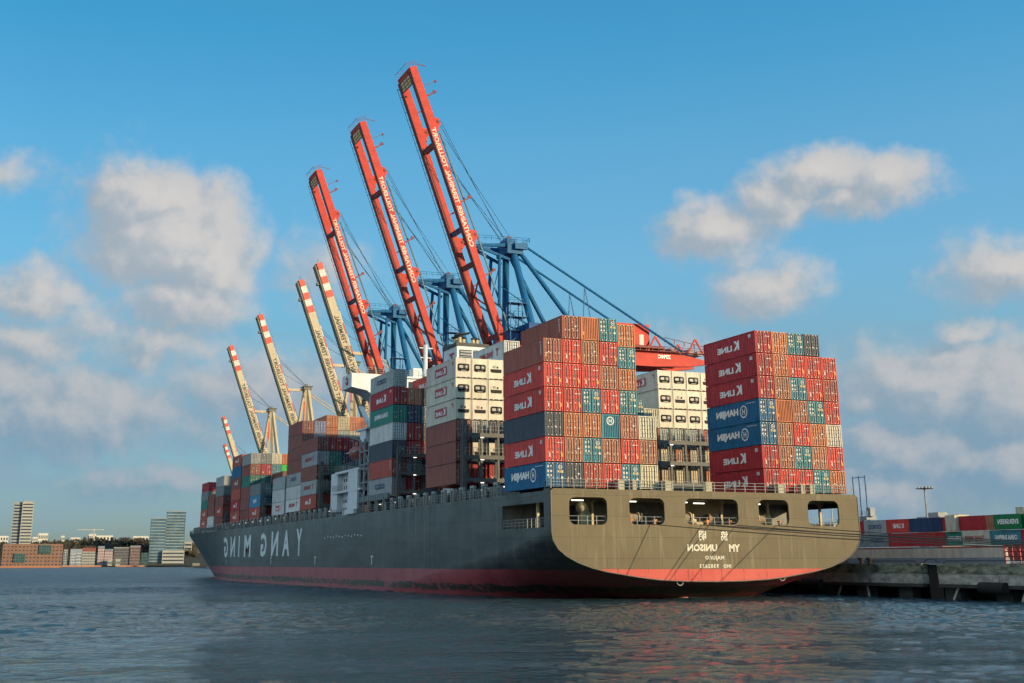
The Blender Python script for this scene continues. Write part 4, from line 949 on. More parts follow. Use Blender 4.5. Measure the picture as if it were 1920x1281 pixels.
yard('b', 37.9, 35.6, z3, 'faded brown container left of the green one, top tier'); yard('E', 35.6, 29.5, z3, 'green container with white lettering, top tier at far right', ('EVERGREEN', CWH, .1, .86), x=79.6); yard('T', 29.4, 23.2, z3, 'dark green container at the right edge of the photo, top tier')
yard('g', 76, 69.5, z2, 'blue-grey container in the second tier just right of the stern', ('COSCO', CBLU, .1, .9)); yard('g', 69.5, 63.0, z2, 'grey container with dark blue lettering, second tier of the yard', ('COSCO', CBLU, .2, .8))
yard('k', 63.0, 56.6, z2, 'plain dark red container under the bright red lettered one'); yard('k', 56.6, 50.1, z2, 'dark red container under the navy blue one, white vertical print'); yard('k', 50.1, 47.8, z2, 'short dark red container left of the dark green lettered one')
yard('T', 47.8, 43.8, z2, 'dark green container with white lettering, second tier of the yard', ('EVERGREEN', CWH, .05, .9)); yard('W', 43.8, 37.2, z2, 'white container with red lettering, second tier of the yard', ('YANG MING', CRED, .2, .9))
yard('c', 37.2, 30.3, z2, 'teal container with white lettering, second tier of the yard', ('CHINA SHIPPING', CWH, .12, .85)); yard('k', 30.2, 24, z2, 'dark red container at the right edge, second tier of the yard')
for i, (a, b, cd) in enumerate([(76, 69.5, 'B'), (69.5, 63, 'B'), (63, 56.5, 'B'), (56.5, 50, 'g'), (50, 43.6, 'R'), (43.6, 37, 'R'), (37, 30.4, 'B'), (30.4, 24, 'k')]):
    yard(cd, a, b, z1, f"{PC[cd][1]} container in the bottom yard tier under the {['first', 'lettered grey', 'plain dark red', 'white printed dark red', 'dark green', 'white lettered', 'teal', 'last dark red'][i]} one")
yard('C', 50.6, 48.4, z3+.15, 'cream container behind the navy one with its lit end showing', x=84, h=2.9); yard('W', 34.9, 32.9, z3+.9, 'white box standing behind and above the bright green container', x=84, h=2.9)
yard('b', 47, 24, z3+.35, 'long pale brown container row roof behind the top tier', x=88, h=2.5) if False else None

# light mast, straddle carrier, distant ship
lm = thing('light_mast', 'tall grey floodlight mast with a round head behind the yard', 'light mast', (110, 85.8, QZ)); o4 = (110, 85.8, QZ)
MB(*o4).tube([(110, 85.8, QZ), (110, 85.8, 19.6)], .28, 8, r2=.16).build('mast', pm('mast_grey', (.28, .29, .28), .5), lm)
MB(*o4).box(108.8, 111.2, 84.4, 87.2, 19.5, 19.65).build('lamp_ring', DARK(), lm)
for k_ in range(6): MB(*o4).box(108.9+k_*.4, 109.15+k_*.4, 84.1+(k_ % 2)*2.6, 84.5+(k_ % 2)*2.6, 19.65, 20.0).build('floodlight', RAILM(), lm)
sc_ = thing('straddle_carrier', 'blue straddle carrier frame with three tall posts right of the stern', 'straddle carrier', (90, 82, QZ)); o5 = (90, 82, QZ)
CB = pm('carrier_blue', (.03, .16, .36), .5)
for y in (84.3, 82.3, 80.4): MB(*o5).bar((90, y, QZ), (90, y, 21.6), .3).build('post', CB, sc_)
MB(*o5).bar((90, 84.5, 21.3), (90, 80.2, 21.3), .14).build('top_beam', CB, sc_); MB(*o5).box(89, 91.5, 79.8, 84.8, 12.6, 13.3).build('platform', pm('carrier_grey', (.2, .24, .26), .5), sc_)
rail(sc_, [(0-1, 2.8, 9.2), (-1, -2.6, 9.2)], 1.1, 2, .8); MB(*o5).box(89.4, 90.6, 79.0, 80.2, 13.3, 15.0).build('engine_box', pm('carrier_grey', (.2, .24, .26), .5), sc_)
bl = thing('white_terminal_building', 'small white building on the terminal behind the stern opening', 'building', (120, 132, QZ)); o6 = (120, 132, QZ)
MB(*o6).box(118, 124, 128, 139, QZ, 13.2).build('wall', WHITE(), bl); MB(*o6).box(117.8, 124.2, 127.8, 139.2, 13.2, 13.6).build('roof', RAILM(), bl)
for k_ in range(4): MB(*o6).box(117.92, 118, 129.4+k_*2.4, 130.8+k_*2.4, 10.6, 12.0).build('window', pm('blue_window', (.05, .10, .14), .2), bl)
MB(*o6).bar((120, 131, 13.6), (120, 131, 17.5), .25).build('aerial_mast', RAILM(), bl)
gb = thing('grey_terminal_building', 'low grey flat roofed building behind the yard right of stern', 'building', (140, 118, QZ)); o7 = (140, 118, QZ)
MB(*o7).box(138, 144, 113, 121, QZ, 15.0).build('wall', pm('grey_block', (.30, .31, .30), .7), gb); MB(*o7).box(139, 142, 114.5, 118, 15, 16).build('roof_plant', pm('grey_block', (.30, .31, .30), .7), gb)
for k_ in range(3): MB(*o7).box(137.92, 138, 114+k_*2.4, 115.4+k_*2.4, 12.6, 13.8).build('window', pm('blue_window', (.05, .10, .14), .2), gb)

# ------------------------------------------------------------------ mooring lines
def rope(a, b, sag, lab):
    m = MB(); a = Vector(a); b = Vector(b); pts = []
    for k_ in range(25):
        t = k_/24; p = a.lerp(b, t); p.z -= sag*4*t*(1-t); pts.append(p)
    m.tube(pts, .05, 5); tag(m.build('mooring_line', ROPE()), lab, 'mooring line', 'mooring lines from the stern to the quay')
EB = (QX+1, -77, QZ+.5)
for x, sag, lab in ((-8.6, 1.0, 'longest rope, from the second stern opening to the quay'), (-1.6, .9, 'rope from the left end of the widest stern opening'), (-.6, .6, 'rope just above its twin from the widest stern opening'), (3.2, .8, 'rope from the right end of the widest stern opening'), (8.9, .6, 'shortest visible rope, from the fourth stern opening')):
    rope((x, -1.8, 8.55), (EB[0]+random.uniform(-.3, .3), EB[1]+random.uniform(-2, 2), EB[2]), sag, 'dark mooring '+lab)

# ------------------------------------------------------------------ quay cranes, red and blue type
HX = 26.5
def ux(x): return x
def red_crane(y, label):
    t = thing('gantry_crane', label, 'crane', (HX, y, QZ), 'quay cranes with raised booms'); O = (HX, 0, QZ)
    B = lambda: MB(*O)
    def P(name, mb, mat, par=None): return link(name, mb.mesh(name, mat), par or t)
    H0 = Vector((26.9, 0, 53.0)); TIP = Vector((4.2, 0, 116.7)); d = (TIP-H0).normalized(); nrm = Vector((d.z, 0, -d.x))   # nrm points landward
    def on(s, off, yy): 
        q = H0+d*s+nrm*off; return (q.x, yy, q.z)
    Ln = (TIP-H0).length
    for yy in (-4.0, 4.0):
        g = B()
        g.bar(on(-1.0, 0, yy), on(Ln-16.5, 0, yy), 1.0, 1.62, tuple(nrm)); g.bar(on(Ln-16.5, .2, yy), on(Ln, .1, yy), 1.0, 2.15, tuple(nrm), 1.0, 1.75)
        gg = P('boom_girder', g, RED())
        P('girder_flange', B().bar(on(-1, -.93, yy), on(Ln-1, -.93, yy), 1.6, .16, tuple(nrm)).bar(on(0, -.4, yy+(-.58 if yy > 0 else .58)), on(Ln-18, -.4, yy+(-.58 if yy > 0 else .58)), .08, .35, tuple(nrm)), DRED(), gg)
        for s in (15.5, 33.5, 60.0) if yy < 0 else (14.5, 32.5, 58.5):
            P('service_arm', B().bar(on(s, 1.0, yy), on(s+.5, 3.6, yy), .25, .35).box(on(s+.5, 3.5, yy)[0]-.4, on(s+.5, 3.5, yy)[0]+.4, yy-.2, yy+.2, on(s+.5, 3.5, yy)[2]-.1, on(s+.5, 3.5, yy)[2]+.5), DRED(), gg)
        for s in (24.5, 52.5):
            P('sheave_bracket', B().prism([on(s-1.2, .7, 0)[::2], on(s+2.2, .7, 0)[::2], on(s+1.6, 2.2, 0)[::2], on(s+.1, 2.3, 0)[::2]], 'y', yy-.4, yy+.4), RED(), gg)
            P('sheave', B().tube([(on(s+.8, 1.8, 0)[0], yy-.55, on(s+.8, 1.8, 0)[2]), (on(s+.8, 1.8, 0)[0], yy+.55, on(s+.8, 1.8, 0)[2])], .38, 10), DRED(), gg)
    wk = B(); yo = 4.75
    wk.bar(on(0, -.7, yo), on(Ln-2, -.7, yo), .8, .1, tuple(nrm))
    for k_ in range(34): 
        s = 1+k_*1.95; wk.bar(on(s, -.7, yo+.35), on(s, -1.35, yo+.35), .08)
    wk.bar(on(0, -1.35, yo+.35), on(Ln-2, -1.35, yo+.35), .09); P('boom_walkway', wk, pm('dark_walkway', (.08, .05, .06), .6))
    for s, w_ in ((48.5, 1.3), (27.5, 1.0), (19.0, 1.3), (1.5, 1.4)): 
        P('cross_tie', B().bar(on(s, -.2, -3.3), on(s, -.2, 3.3), w_, 1.1, tuple(d)), DRED() if s != 27.5 else pm('dark_blue_tie', (.015, .04, .10), .5))
    P('cross_brace', B().bar(on(8, 0, -3.3), on(12, 0, 3.3), .3).bar(on(16, 0, -3.3), on(12, 0, 3.3), .3), DRED())
    P('tip_beam', B().bar(on(Ln-.6, .1, -3.4), on(Ln-.6, .1, 3.4), 1.4, 1.6, tuple(nrm)), RED())
    pn = P('tip_grating_panel', B().bar(on(Ln-2.6, -.9, -3.3), on(Ln-2.6, -.9, 3.3), .12, 2.6, tuple(d)), DRED())
    for i in range(3):
        for j in range(3): P('grating_pane', B().bar(on(Ln-3.4+j*.8, -1.0, -3.0+i*2.05), on(Ln-3.4+j*.8, -1.0, -1.25+i*2.05), .06, .6, tuple(d)), pm('yellow_pane', (.75, .55, .22), .5), pn)
    tp = B()
    for k_ in range(8): tp.bar(on(Ln+.2, -1.2+k_*.35, -4.2), on(Ln+1.2, -1.2+k_*.35, -4.2), .06).bar(on(Ln+.2, -1.2, -4.2+k_*1.2), on(Ln+1.2, -1.2, -4.2+k_*1.2), .06)
    tp.bar(on(Ln+1.2, -1.2, -4.2), on(Ln+1.2, -1.2, 4.3), .07).bar(on(Ln+1.2, -1.2, -4.2), on(Ln+1.2, 1.5, -4.2), .07).bar(on(Ln+.5, 1.5, -4), on(Ln-.5, 3.6, -4), .14).bar(on(Ln-5, 1.6, -4), on(Ln-4.5, 4.6, -4), .12).box(on(Ln-4.5, 4.6, 0)[0]-.25, on(Ln-4.5, 4.6, 0)[0]+.25, -4.2, -3.8, on(Ln-4.5, 4.6, 0)[2]-.25, on(Ln-4.5, 4.6, 0)[2]+.25)
    P('tip_railing', tp, DRED())
    dv = (d.x, 0, d.z); nv = tuple(nrm); q = on(22.6, -.56, -4.53)
    lettering('CONTAINER TERMINAL TOLLERORT', (q[0]-HX, q[1], q[2]-QZ), dv, nv, 29.5, 1.12, pm('crane_lettering_white', (.72, .60, .46), .6), 'boom_lettering', t, .03)
    # folded tie bars and hoist ropes
    for yy in (-2.6, 2.6):
        P('folded_tie_bar', B().bar(on(51, 2.2, yy), on(23, 3.0, yy), .34).bar(on(23, 3.0, yy), on(2, 3.1, yy), .30), pm('tie_blue', (.02, .13, .22), .5))
    for k_, (a, yy) in enumerate(((53.5, -4), (52.5, -3.2), (51.5, 3.6), (50.5, 4.2), (49, -3.6), (47.5, 3.2))):
        P('hoist_rope', B().tube([on(a, 2.6, yy), (28.0+.75*k_, yy*.45, 77.9-.25*k_)], .06, 4, False), pm('steel_rope', (.06, .09, .12), .5))
    # pylon
    ap = P('pylon_head', B().box(28.6, 32.6, -3.4, 3.4, 74.0, 76.6).box(29.0, 31.2, -2.2, 2.2, 76.6, 77.9).box(30.2, 33.4, -4.3, -3.5, 75, 76.4).box(30.2, 33.4, 3.5, 4.3, 75, 76.4), BLUE())
    for yy in (-2.6, 2.6):
        P('outrigger_arm', B().bar((29, yy, 76.0), (21.6, yy*.5, 75.7), .8, .9, (0, 0, 1), .5, .5).bar((29.5, yy, 72.6), (21.6, yy*.5, 75.5), .55, .6), BLUE())
    for yy in (-1.3, -.3, .8): link('head_sheave', B().tube([(30, yy, 77.9), (30, yy+.4, 77.9)], .75, 12).mesh('head_sheave', DRED()), ap)
    rail(ap, [(21.4-HX, -3.2, 76.6-QZ), (33.8-HX, -4.4, 76.6-QZ), (33.8-HX, 4.4, 76.6-QZ), (21.4-HX, 3.2, 76.6-QZ)], 1.1, 2, 1.5, .04, 'head_railing', BLUE())
    for yy in (-1, 1):
        P('pylon_front_leg', B().tube([(30.6, yy*2.2, 74.5), (32.6, yy*7.6, 56.6)], .82, 12), BLUE())
        P('pylon_back_leg', B().tube([(31.6, yy*2.6, 75.2), (46.5, yy*7.2, 53.4)], .55, 10), BLUE())
        P('pylon_post', B().tube([(26.9, yy*2.6, 73.5), (26.4, yy*3.4, 61.5)], .42, 8), BLUE())
        P('backstay', B().tube([(32.4, yy*4, 76.0), (76.2, yy*4, 52.2)], .30, 8), BLUE())
        P('backstay_hanger', B().bar((48.2, yy*4, 67.3), (47.6, yy*4, 58.6), .16).bar((48.2, yy*4, 67.3), (49.8, yy*4, 58.6), .16).bar((47.6, yy*4, 58.6), (47.6, yy*4, 53), .14), BLUE())
        P('main_girder', B().box(25.5, 66, yy*4-.65, yy*4+.65, 49.2, 52.9).prism([(66, 52.9), (66, 49.2), (76, 49.7), (82.0, 50.6), (82, 51.0), (79, 51.6), (73, 52.6)], 'y', yy*4-.65, yy*4+.65), RED())
        for gx in (66.9, 78.0):
            P('girder_trestle', B().bar((gx-2.4, yy*4, 52.6), (gx, yy*4, 56.6), .35).bar((gx+2.4, yy*4, 52.6), (gx, yy*4, 56.6), .35), RED())
    P('pylon_diagonal', B().tube([(27, -2.8, 72), (26.6, 3, 62)], .12, 6).tube([(26.9, -2.8, 66), (31.8, -5, 62)], .12, 6), BLUE())
    P('girder_walkway', B().box(60, 81.5, -5.9, -4.8, 52.7, 52.8), DRED())
    rail(t, [(60-HX, -5.8, 52.8-QZ), (81.5-HX, -5.8, 52.8-QZ)], 1.1, 2, 1.6, .05, 'girder_railing', DRED()); rail(t, [(70-HX, -3, 55.6-QZ), (81-HX, -3, 54.0-QZ)], 1.1, 1, 3.0, .07, 'girder_railing', DRED())
    for k_ in range(5): P('winch_gear', B().box(69+k_*2.6, 70.3+k_*2.6, -2.5, 1.5, 52.9, 53.9+.35*(k_ % 2)), pm('gear_grey', (.30, .22, .18), .6, rust=.3))
    mh = P('machinery_house', B().box(53, 65.8, -3.1, 3.1, 54.2, 59.5), RED()); link('machinery_floor', B().box(53.5, 69, -4.4, 4.4, 53.5, 54.1).mesh('machinery_floor', DRED()), mh)
    link('door', B().box(63.0, 64.2, -3.16, -3.1, 54.4, 57.0).mesh('door', PW), mh)
    lettering('ZPMC', (70.6-HX, -4.68, 51.2-QZ), (-1, 0, 0), (0, 0, 1), 3.6, .95, CWH, 'girder_lettering', t, .05)
    cb = P('cross_beam', B().box(30.6, 33.8, -10.5, 10.5, 53.2, 56.4), pm('crane_deep_blue', (.005, .075, .24), .55, 0, .12, .5, spec=.2))
    st = B()
    for xx in (27.4, 30.4):
        for yy in (-7.4, -5.2): st.bar((xx, yy, 52), (xx, yy, 61.4), .16)
    for z in (55, 58.2, 61.4): st.box(27.2, 31.6, -7.6, -5.0, z-.12, z)
    st.bar((27.4, -7.4, 52), (30.4, -7.4, 55), .12).bar((27.4, -7.4, 58.2), (30.4, -7.4, 55), .12).bar((27.4, -7.4, 58.2), (30.4, -7.4, 61.4), .12)
    s2 = P('stair_tower', st, BLUE())
    for z in (55, 58.2, 61.4): rail(s2, [(27.2-HX, -7.6, z-QZ), (31.6-HX, -7.6, z-QZ)], 1.1, 2, 1.0, .04, 'railing', BLUE())
    for xx in (30.8, 50.0):
        for yy in (-1, 1):
            lg = P('portal_leg', B().bar((xx+.9, yy*9, 5.8), (xx+1.2, yy*9, 53.3), 1.7, 1.9, (1, 0, 0)), BLUE())
            link('bogie', B().box(xx, xx+2, yy*9-3.2, yy*9+3.2, QZ+.05, 5.8).mesh('bogie', pm('crane_deep_blue', (.012, .075, .22), .45)), lg)
        P('sill_beam', B().box(xx+.2, xx+1.7, -8.2, 8.2, 17, 19.2), BLUE())
    for yy in (-9, 9): P('portal_tie', B().box(32.6, 50.2, yy-.7, yy+.7, 17.2, 19.4), BLUE())
    cab = P('operator_cabin', B().box(29.5, 32, -2.2, -.2, 46.4, 49.0), pm('cabin_white', (.55, .55, .52), .5)); link('window', B().box(29.42, 29.5, -2.0, -.4, 46.9, 48.6).mesh('window', pm('dark_window_glass', (.02, .03, .04), .1)), cab)
    return t
cr1 = red_crane(128.0, 'nearest and tallest red boom crane with blue pylon, red back girder over the stern towers')
for y, lab in ((168.4, 'middle one of the three red boom cranes, rising behind the white funnel'), (213.0, 'farthest of the three red boom cranes, left of the other two')):
    c_ = copy_tree(cr1); c_.location.y = y; c_['label'] = lab
cr1_kids = None

# ------------------------------------------------------------------ quay cranes, beige type with striped tips
SR = pm('stripe_red', (.62, .07, .035), .5); SW = pm('stripe_white', (.66, .62, .55), .5); TXD = pm('boom_lettering_dark', (.05, .05, .045), .6); BGD = pm('boom_underside_grey', (.16, .16, .13), .6)
def beige_crane(x, y, label, text, scale=1.0):
    t = thing('gantry_crane', label, 'crane', (x, y, QZ), 'quay cranes with raised booms'); O = (HX, 0, QZ); B = lambda: MB(*O)
    def P(name, mb, mat, par=None): return link(name, mb.mesh(name, mat), par or t)
    H0 = Vector((27.2, 0, 42.0)); TIP = Vector((9.3, 0, 91.0)); d = (TIP-H0).normalized(); nrm = Vector((d.z, 0, -d.x)); Ln = (TIP-H0).length
    def on(s, off, yy):
        q = H0+d*s+nrm*off; return (q.x, yy, q.z)
    bm = P('boom', B().bar(on(0, 0, 0), on(Ln-11, 0, 0), 3.0, 2.3, tuple(nrm)), BEIGE())
    link('boom_underside', B().bar(on(0, -1.35, 0), on(Ln-.5, -1.35, 0), 2.6, .4, tuple(nrm)).mesh('boom_underside', BGD), bm)
    for k_ in range(5): link('striped_tip_segment', B().bar(on(Ln-11+k_*2.2, 0, 0), on(Ln-8.8+k_*2.2, 0, 0), 3.0-.02*k_, 2.3-.14*k_, tuple(nrm)).mesh('striped_tip_segment', SR if k_ % 2 == 0 else SW), bm)
    for k_ in range(9): link('edge_stripe', B().bar(on(4+k_*3.6, 1.25, 0), on(7.6+k_*3.6, 1.25, 0), 3.2, .3, tuple(nrm)).mesh('edge_stripe', SR if k_ % 2 else SW), bm)
    rl = B()
    for k_ in range(26): rl.bar(on(2+k_*1.9, 1.4, 1.2), on(2+k_*1.9, 2.4, 1.2), .07)
    rl.bar(on(2, 2.4, 1.2), on(Ln-1, 2.4, 1.2), .07).bar(on(Ln-.3, 0, 0), on(Ln+1.3, .3, 0), .15); link('boom_railing', rl.mesh('boom_railing', BGD), bm)
    link('floodlight', B().box(on(Ln-6, -2.0, 0)[0]-.4, on(Ln-6, -2, 0)[0]+.3, -.8, .8, on(Ln-6, -2, 0)[2]-.4, on(Ln-6, -2, 0)[2]+.4).mesh('floodlight', BGD), bm)
    if text:
        q = on(4.0, -.75, -1.54)
        lettering(text, (q[0]-HX, q[1], q[2]-QZ), (d.x, 0, d.z), tuple(nrm), 31.5, 1.4, TXD, 'boom_lettering', t, .03)
    P('boom_tie', B().bar((20.2, 0, 64.5), (26.9, 0, 64.4), .8), BEIGE())
    for yy in (-1, 1):
        P('pylon_back_leg', B().bar((27.8, yy*1.2, 65.2), (30.4, yy*5, 44), 1.1, 1.1), BEIGE()); P('pylon_front_leg', B().bar((27.2, yy*1.2, 64.5), (25.6, yy*6, 44), .8, .8), BEIGE())
        P('backstay', B().tube([(28.6, yy*1.5, 63.4), (58, yy*4, 46)], .22, 6), BEIGE())
        P('main_girder', B().box(27, 60, yy*4-.6, yy*4+.6, 41.5, 44), BEIGE())
    P('pylon_head', B().box(26.3, 29.2, -2, 2, 64.6, 65.6).box(26, 29.6, -2.6, 2.6, 65.6, 65.8).box(27.2, 28.2, -.5, .5, 65.8, 66.8), BGD)
    P('pylon_brace_striped', B().bar((26.4, -2.4, 60), (25.7, -5.2, 47.5), .5, .5), SR)
    for k_, s in enumerate((36, 35, 30)): P('hoist_rope', B().tube([on(s, 1.3, -.8+.8*k_), (27.5, -.6+.6*k_, 65.9)], .06, 4, False), pm('steel_rope', (.06, .09, .12), .5))
    for xx in (29, 50):
        for yy in (-8, 8): P('portal_leg', B().box(xx, xx+1.6, yy-.8, yy+.8, QZ+.05, 44), BEIGE())
        P('sill_beam', B().box(xx+.1, xx+1.5, -7.2, 7.2, 20, 22), BEIGE())
    P('portal_tie', B().box(30.6, 50, -8.7, -7.3, 20, 22), BEIGE()); P('machinery_house', B().box(40, 50, -3, 3, 44.2, 49), SW)
    P('cross_beam', B().box(28.6, 30.8, -9, 9, 44.05, 46), BEIGE())
    return t
beige_crane(31.3, 240.0, 'beige crane with striped tip nearest the far red crane', 'TOLLERORT CONTAINER TERMINAL').scale = (1.055,)*3
b2 = beige_crane(32.1, 266.0, 'beige crane with striped tip, second of the group left of the red cranes', 'TOLLERORT CONTAINER TERMINAL'); b2.scale = (1.055,)*3
b3 = beige_crane(26.5, 306.4, 'beige crane with striped tip, third from the red cranes, alone in mid group', 'CONTAINER TERMINAL TOLLERORT')
beige_crane(29.7, 376.6, 'beige crane with striped tip, fourth from the red cranes, before the grey container stacks', 'CONTAINER TERMINAL TOLLERORT')
beige_crane(76.5, 635.3, 'small distant beige crane with striped tip, second smallest of the row', '')
beige_crane(112.5, 818.1, 'smallest and farthest beige crane with striped tip, lowest in the row', '')

# ------------------------------------------------------------------ the far shore
def polar(az, rr, z=0): return Vector((CX+rr*math.sin(R(az)), CY+rr*math.cos(R(az)), z))
def top(el, rr): return CZ+rr*math.tan(R(el))
brickm = pm('sunlit_brick', (.23, .125, .085), .8, 0, .15, .15); brick2 = pm('brown_brick', (.20, .12, .10), .8, 0, .2, .15); orangew = pm('orange_quay_brick', (.34, .15, .085), .8, 0, .15, .1)
glass = pm('blue_green_glass', (.075, .14, .19), .25, 0, .5, .12); palec = pm('pale_concrete', (.38, .375, .33), .7, 0, .12, .1); greyc = pm('grey_concrete', (.30, .32, .32), .7, 0, .15, .1)
wind = pm('far_window_glass', (.04, .06, .075), .2, 0, .3, .3); redroof = pm('red_tile_roof', (.30, .09, .06), .8, 0, .2, .3); greenish = pm('green_copper_glass', (.06, .12, .11), .3)
def block(name, label, az0, az1, rr, z1, depth, mat, floors, cols, wmat=None, z0=1.2, cat='building', windows='each', roof=None, roofh=3, skew=0.0, face=.6, band=.5):
    a = polar(az0, rr); b = polar(az1, rr+skew); ax = (b-a); w = ax.length; ax.normalize(); back = Vector((-ax.y, ax.x, 0))
    if back.y < 0: back = -back
    t = thing(name, label, cat, (a.x, a.y, z0)); M_ = Matrix(((ax.x, back.x, 0, 0), (ax.y, back.y, 0, 0), (0, 0, 1, 0), (0, 0, 0, 1))); t.matrix_world = Matrix.Translation((a.x, a.y, z0)) @ M_
    h = z1-z0
    link('wall', MB().box(0, w, 0, depth, 0, h).mesh('wall', mat), t)
    fh = h/(floors+.3)
    if windows == 'each':
        cw = w/cols; wm_ = MB().box(-cw*.26, cw*.26, -.12, .0, 0, fh*face).mesh('window', wmat or wind)
        for i in range(floors):
            for j in range(cols): link('window', wm_, t, ((j+.5)*cw, 0, (i+.3)*fh))
        n2 = max(2, int(depth/cw)); wm2 = MB().box(0, .12, -cw*.3, cw*.3, 0, fh*face).mesh('window', wmat or wind)
    elif windows == 'band':
        for i in range(floors):
            link('window_band', MB().box(.6, w-.6, -.15, 0, (i+.25)*fh, (i+.25+band)*fh).mesh('window_band', wmat or wind), t)
            link('window_band', MB().box(w-.0, w+.15, .6, depth-.6, (i+.25)*fh, (i+.25+band)*fh).mesh('window_band', wmat or wind), t)
            link('window_band', MB().box(-.15, 0, .6, depth-.6, (i+.25)*fh, (i+.25+band)*fh).mesh('window_band', wmat or wind), t)
    if roof == 'flat': link('roof', MB().box(-.4, w+.4, -.4, depth+.4, h, h+.8).mesh('roof', greyc), t)
    elif roof == 'gable': link('roof', MB().prism([(-.4, h), (depth+.4, h), (depth/2, h+roofh)], 'x', -.3, w+.3).mesh('roof', redroof), t)
    elif roof == 'dark': link('roof', MB().prism([(-.4, h), (depth+.4, h), (depth/2, h+roofh)], 'x', -.3, w+.3).mesh('roof', greyc), t)
    return t, w, h, fh
# shore quay, ground and hillside
g = MB(); pts = [(-8, 1220), (1.0, 1220), (4.05, 1230), (4.1, 1420), (7.5, 1470), (8.0, 1600), (11.5, 1850), (17, 2300)]
vs = [tuple(polar(a, r_, 1.2)) for a, r_ in pts]+[tuple(polar(a, r_+2500, 1.2)) for a, r_ in pts]; n_ = len(pts)
g.add(vs, [(i, i+1, n_+i+1, n_+i) for i in range(n_-1)]); struct(g.build('far_ground', pm('far_ground', (.10, .10, .075), .9)))
g = MB(); 
for (a, ra), (b, rb) in zip(pts, pts[1:]):
    p, q = polar(a, ra), polar(b, rb); k = len(g.v); g.v += [(p.x, p.y, -1), (q.x, q.y, -1), (q.x, q.y, 1.7), (p.x, p.y, 1.7)]; g.f.append((k, k+1, k+2, k+3))
tag(g.build('river_embankment', orangew), 'low orange brick embankment along the far shore', 'embankment')
hill = MB(); prof = [(-8, 18), (-3, 22), (0, 24), (2.7, 27), (4, 29), (5, 32), (6, 31), (7, 33), (8, 30), (9.5, 25), (11, 20), (14, 14)]
def hz(a): return tab(a, prof)
rows = []
for ir, (rad, f) in enumerate(((1480, 0), (1560, .55), (1640, .85), (1720, 1), (2600, 1))):
    for ia in range(60):
        a = -9+ia*.4; p = polar(a, rad, 1.2+f*(hz(a)-6)*(.96+.04*math.sin(a*9))); hill.v.append(tuple(p))
for ir in range(4):
    for ia in range(59): k = ir*60+ia; hill.f.append((k, k+1, k+61, k+60))
struct(hill.build('hillside', pm('hill_scrub', (.05, .05, .03), .9, 0, .4, .02)))
rw = random.Random(5); wood = MB()
for k_ in range(2600):
    a = rw.uniform(-2, 11.5); f = rw.random(); f = .3+.7*f; rad = 1480+240*f; a = min(a, 9.3+rw.random()*.3) if rad < 1690 else a; zz = 1.2+min(1, tab(f, [(0, 0), (.33, .55), (.66, .85), (1, 1)]))*(hz(a)-6)
    p = polar(a, rad, zz+rw.uniform(1, 7)); s = rw.uniform(1.8, 4.2)
    for q in range(3):
        u = Vector((rw.gauss(0, 1), rw.gauss(0, .6), rw.gauss(0, 1))).normalized()*s*rw.uniform(.4, 1); v = Vector((rw.gauss(0, 1), rw.gauss(0, .6), rw.gauss(0, 1))).normalized()*s*rw.uniform(.4, 1)
        c_ = p+Vector((rw.uniform(-2, 2), rw.uniform(-2, 2), rw.uniform(-2, 2))); wood.add([tuple(c_-u), tuple(c_+v), tuple(c_+u), tuple(c_-v)], [(0, 1, 2, 3)])
tag(wood.build('hillside_wood', pm('bare_winter_trees', (.060, .050, .032), .95, 0, .6, .08)), 'dark bare winter trees covering the far hillside', 'trees', kind='stuff')
# tall tower block
T_, w_, h_, f_ = block('tower_block', 'tall slim pale apartment tower at the far left', 2.28, 2.74, 1440, top(2.52, 1440), 16, palec, 20, 4, windows='band', roof='flat', band=.42)
block('tower_block_wing', 'grey shaded wing joined to the left of the pale tower', 1.93, 2.275, 1444, top(2.47, 1444), 14, greyc, 20, 3, windows='band', roof='flat', band=.5)
# brick office complex in front
block('brick_office', 'long orange brick office building on the left shore', 1.66, 4.07, 1245, top(.78, 1245), 22, brickm, 6, 16, windows='each', face=.32)
block('brick_office_end', 'dark brick office end cut by the left edge of the photo', .3, 1.60, 1250, top(.62, 1250), 22, brick2, 5, 10, windows='each', face=.45)
for az0, az1, e0, e1, lab in ((2.12, 2.58, .02, .39, 'dark glass bay low in the orange brick office'), (3.1, 3.6, .38, .74, 'dark recessed terrace at the top of the orange brick office')):
    o, w_, h_, f_ = block('glazed_bay', lab, az0, az1, 1243.5, top(e1, 1243.5), 1.2, greenish, 3, 5, z0=top(e0, 1243.5), cat='glazed bay')
# houses along the shore
block('white_house', 'grey white gabled house at the left end of the white terrace', 4.40, 4.62, 1440, top(.38, 1440), 12, pm('blue_white_render', (.42, .46, .50), .7), 4, 3, roof='dark', roofh=5)
block('white_house', 'white house with dark roof beside the gabled one', 4.64, 4.86, 1442, top(.42, 1442), 12, pm('blue_white_render', (.42, .46, .50), .7), 4, 3, roof='dark', roofh=4)
for i in range(4): block('white_house', f"white terrace house under the red roof, {['first', 'second', 'third', 'fourth'][i]} from left", 4.88+i*.135, 5.01+i*.135, 1444, top(.47, 1444), 12, palec, 5, 3, roof='gable', roofh=4)
block('brick_house', 'pink brick house with white window rows right of the white terrace', 5.52, 5.78, 1450, top(.62, 1450), 12, pm('pink_brick', (.28, .17, .16), .8), 6, 4, wmat=pm('white_window', (.5, .5, .5), .5), roof='dark', roofh=2)
block('brick_house', 'lower pink brick house with white windows, right of the taller', 5.80, 6.14, 1452, top(.50, 1452), 12, pm('pink_brick', (.28, .17, .16), .8), 5, 5, wmat=pm('white_window', (.5, .5, .5), .5), roof='dark', roofh=2)
block('warehouse', 'long grey brick warehouse between the houses and glass towers', 6.18, 6.85, 1462, top(.62, 1462), 16, pm('grey_brick', (.15, .14, .14), .8), 6, 12, roof='flat')
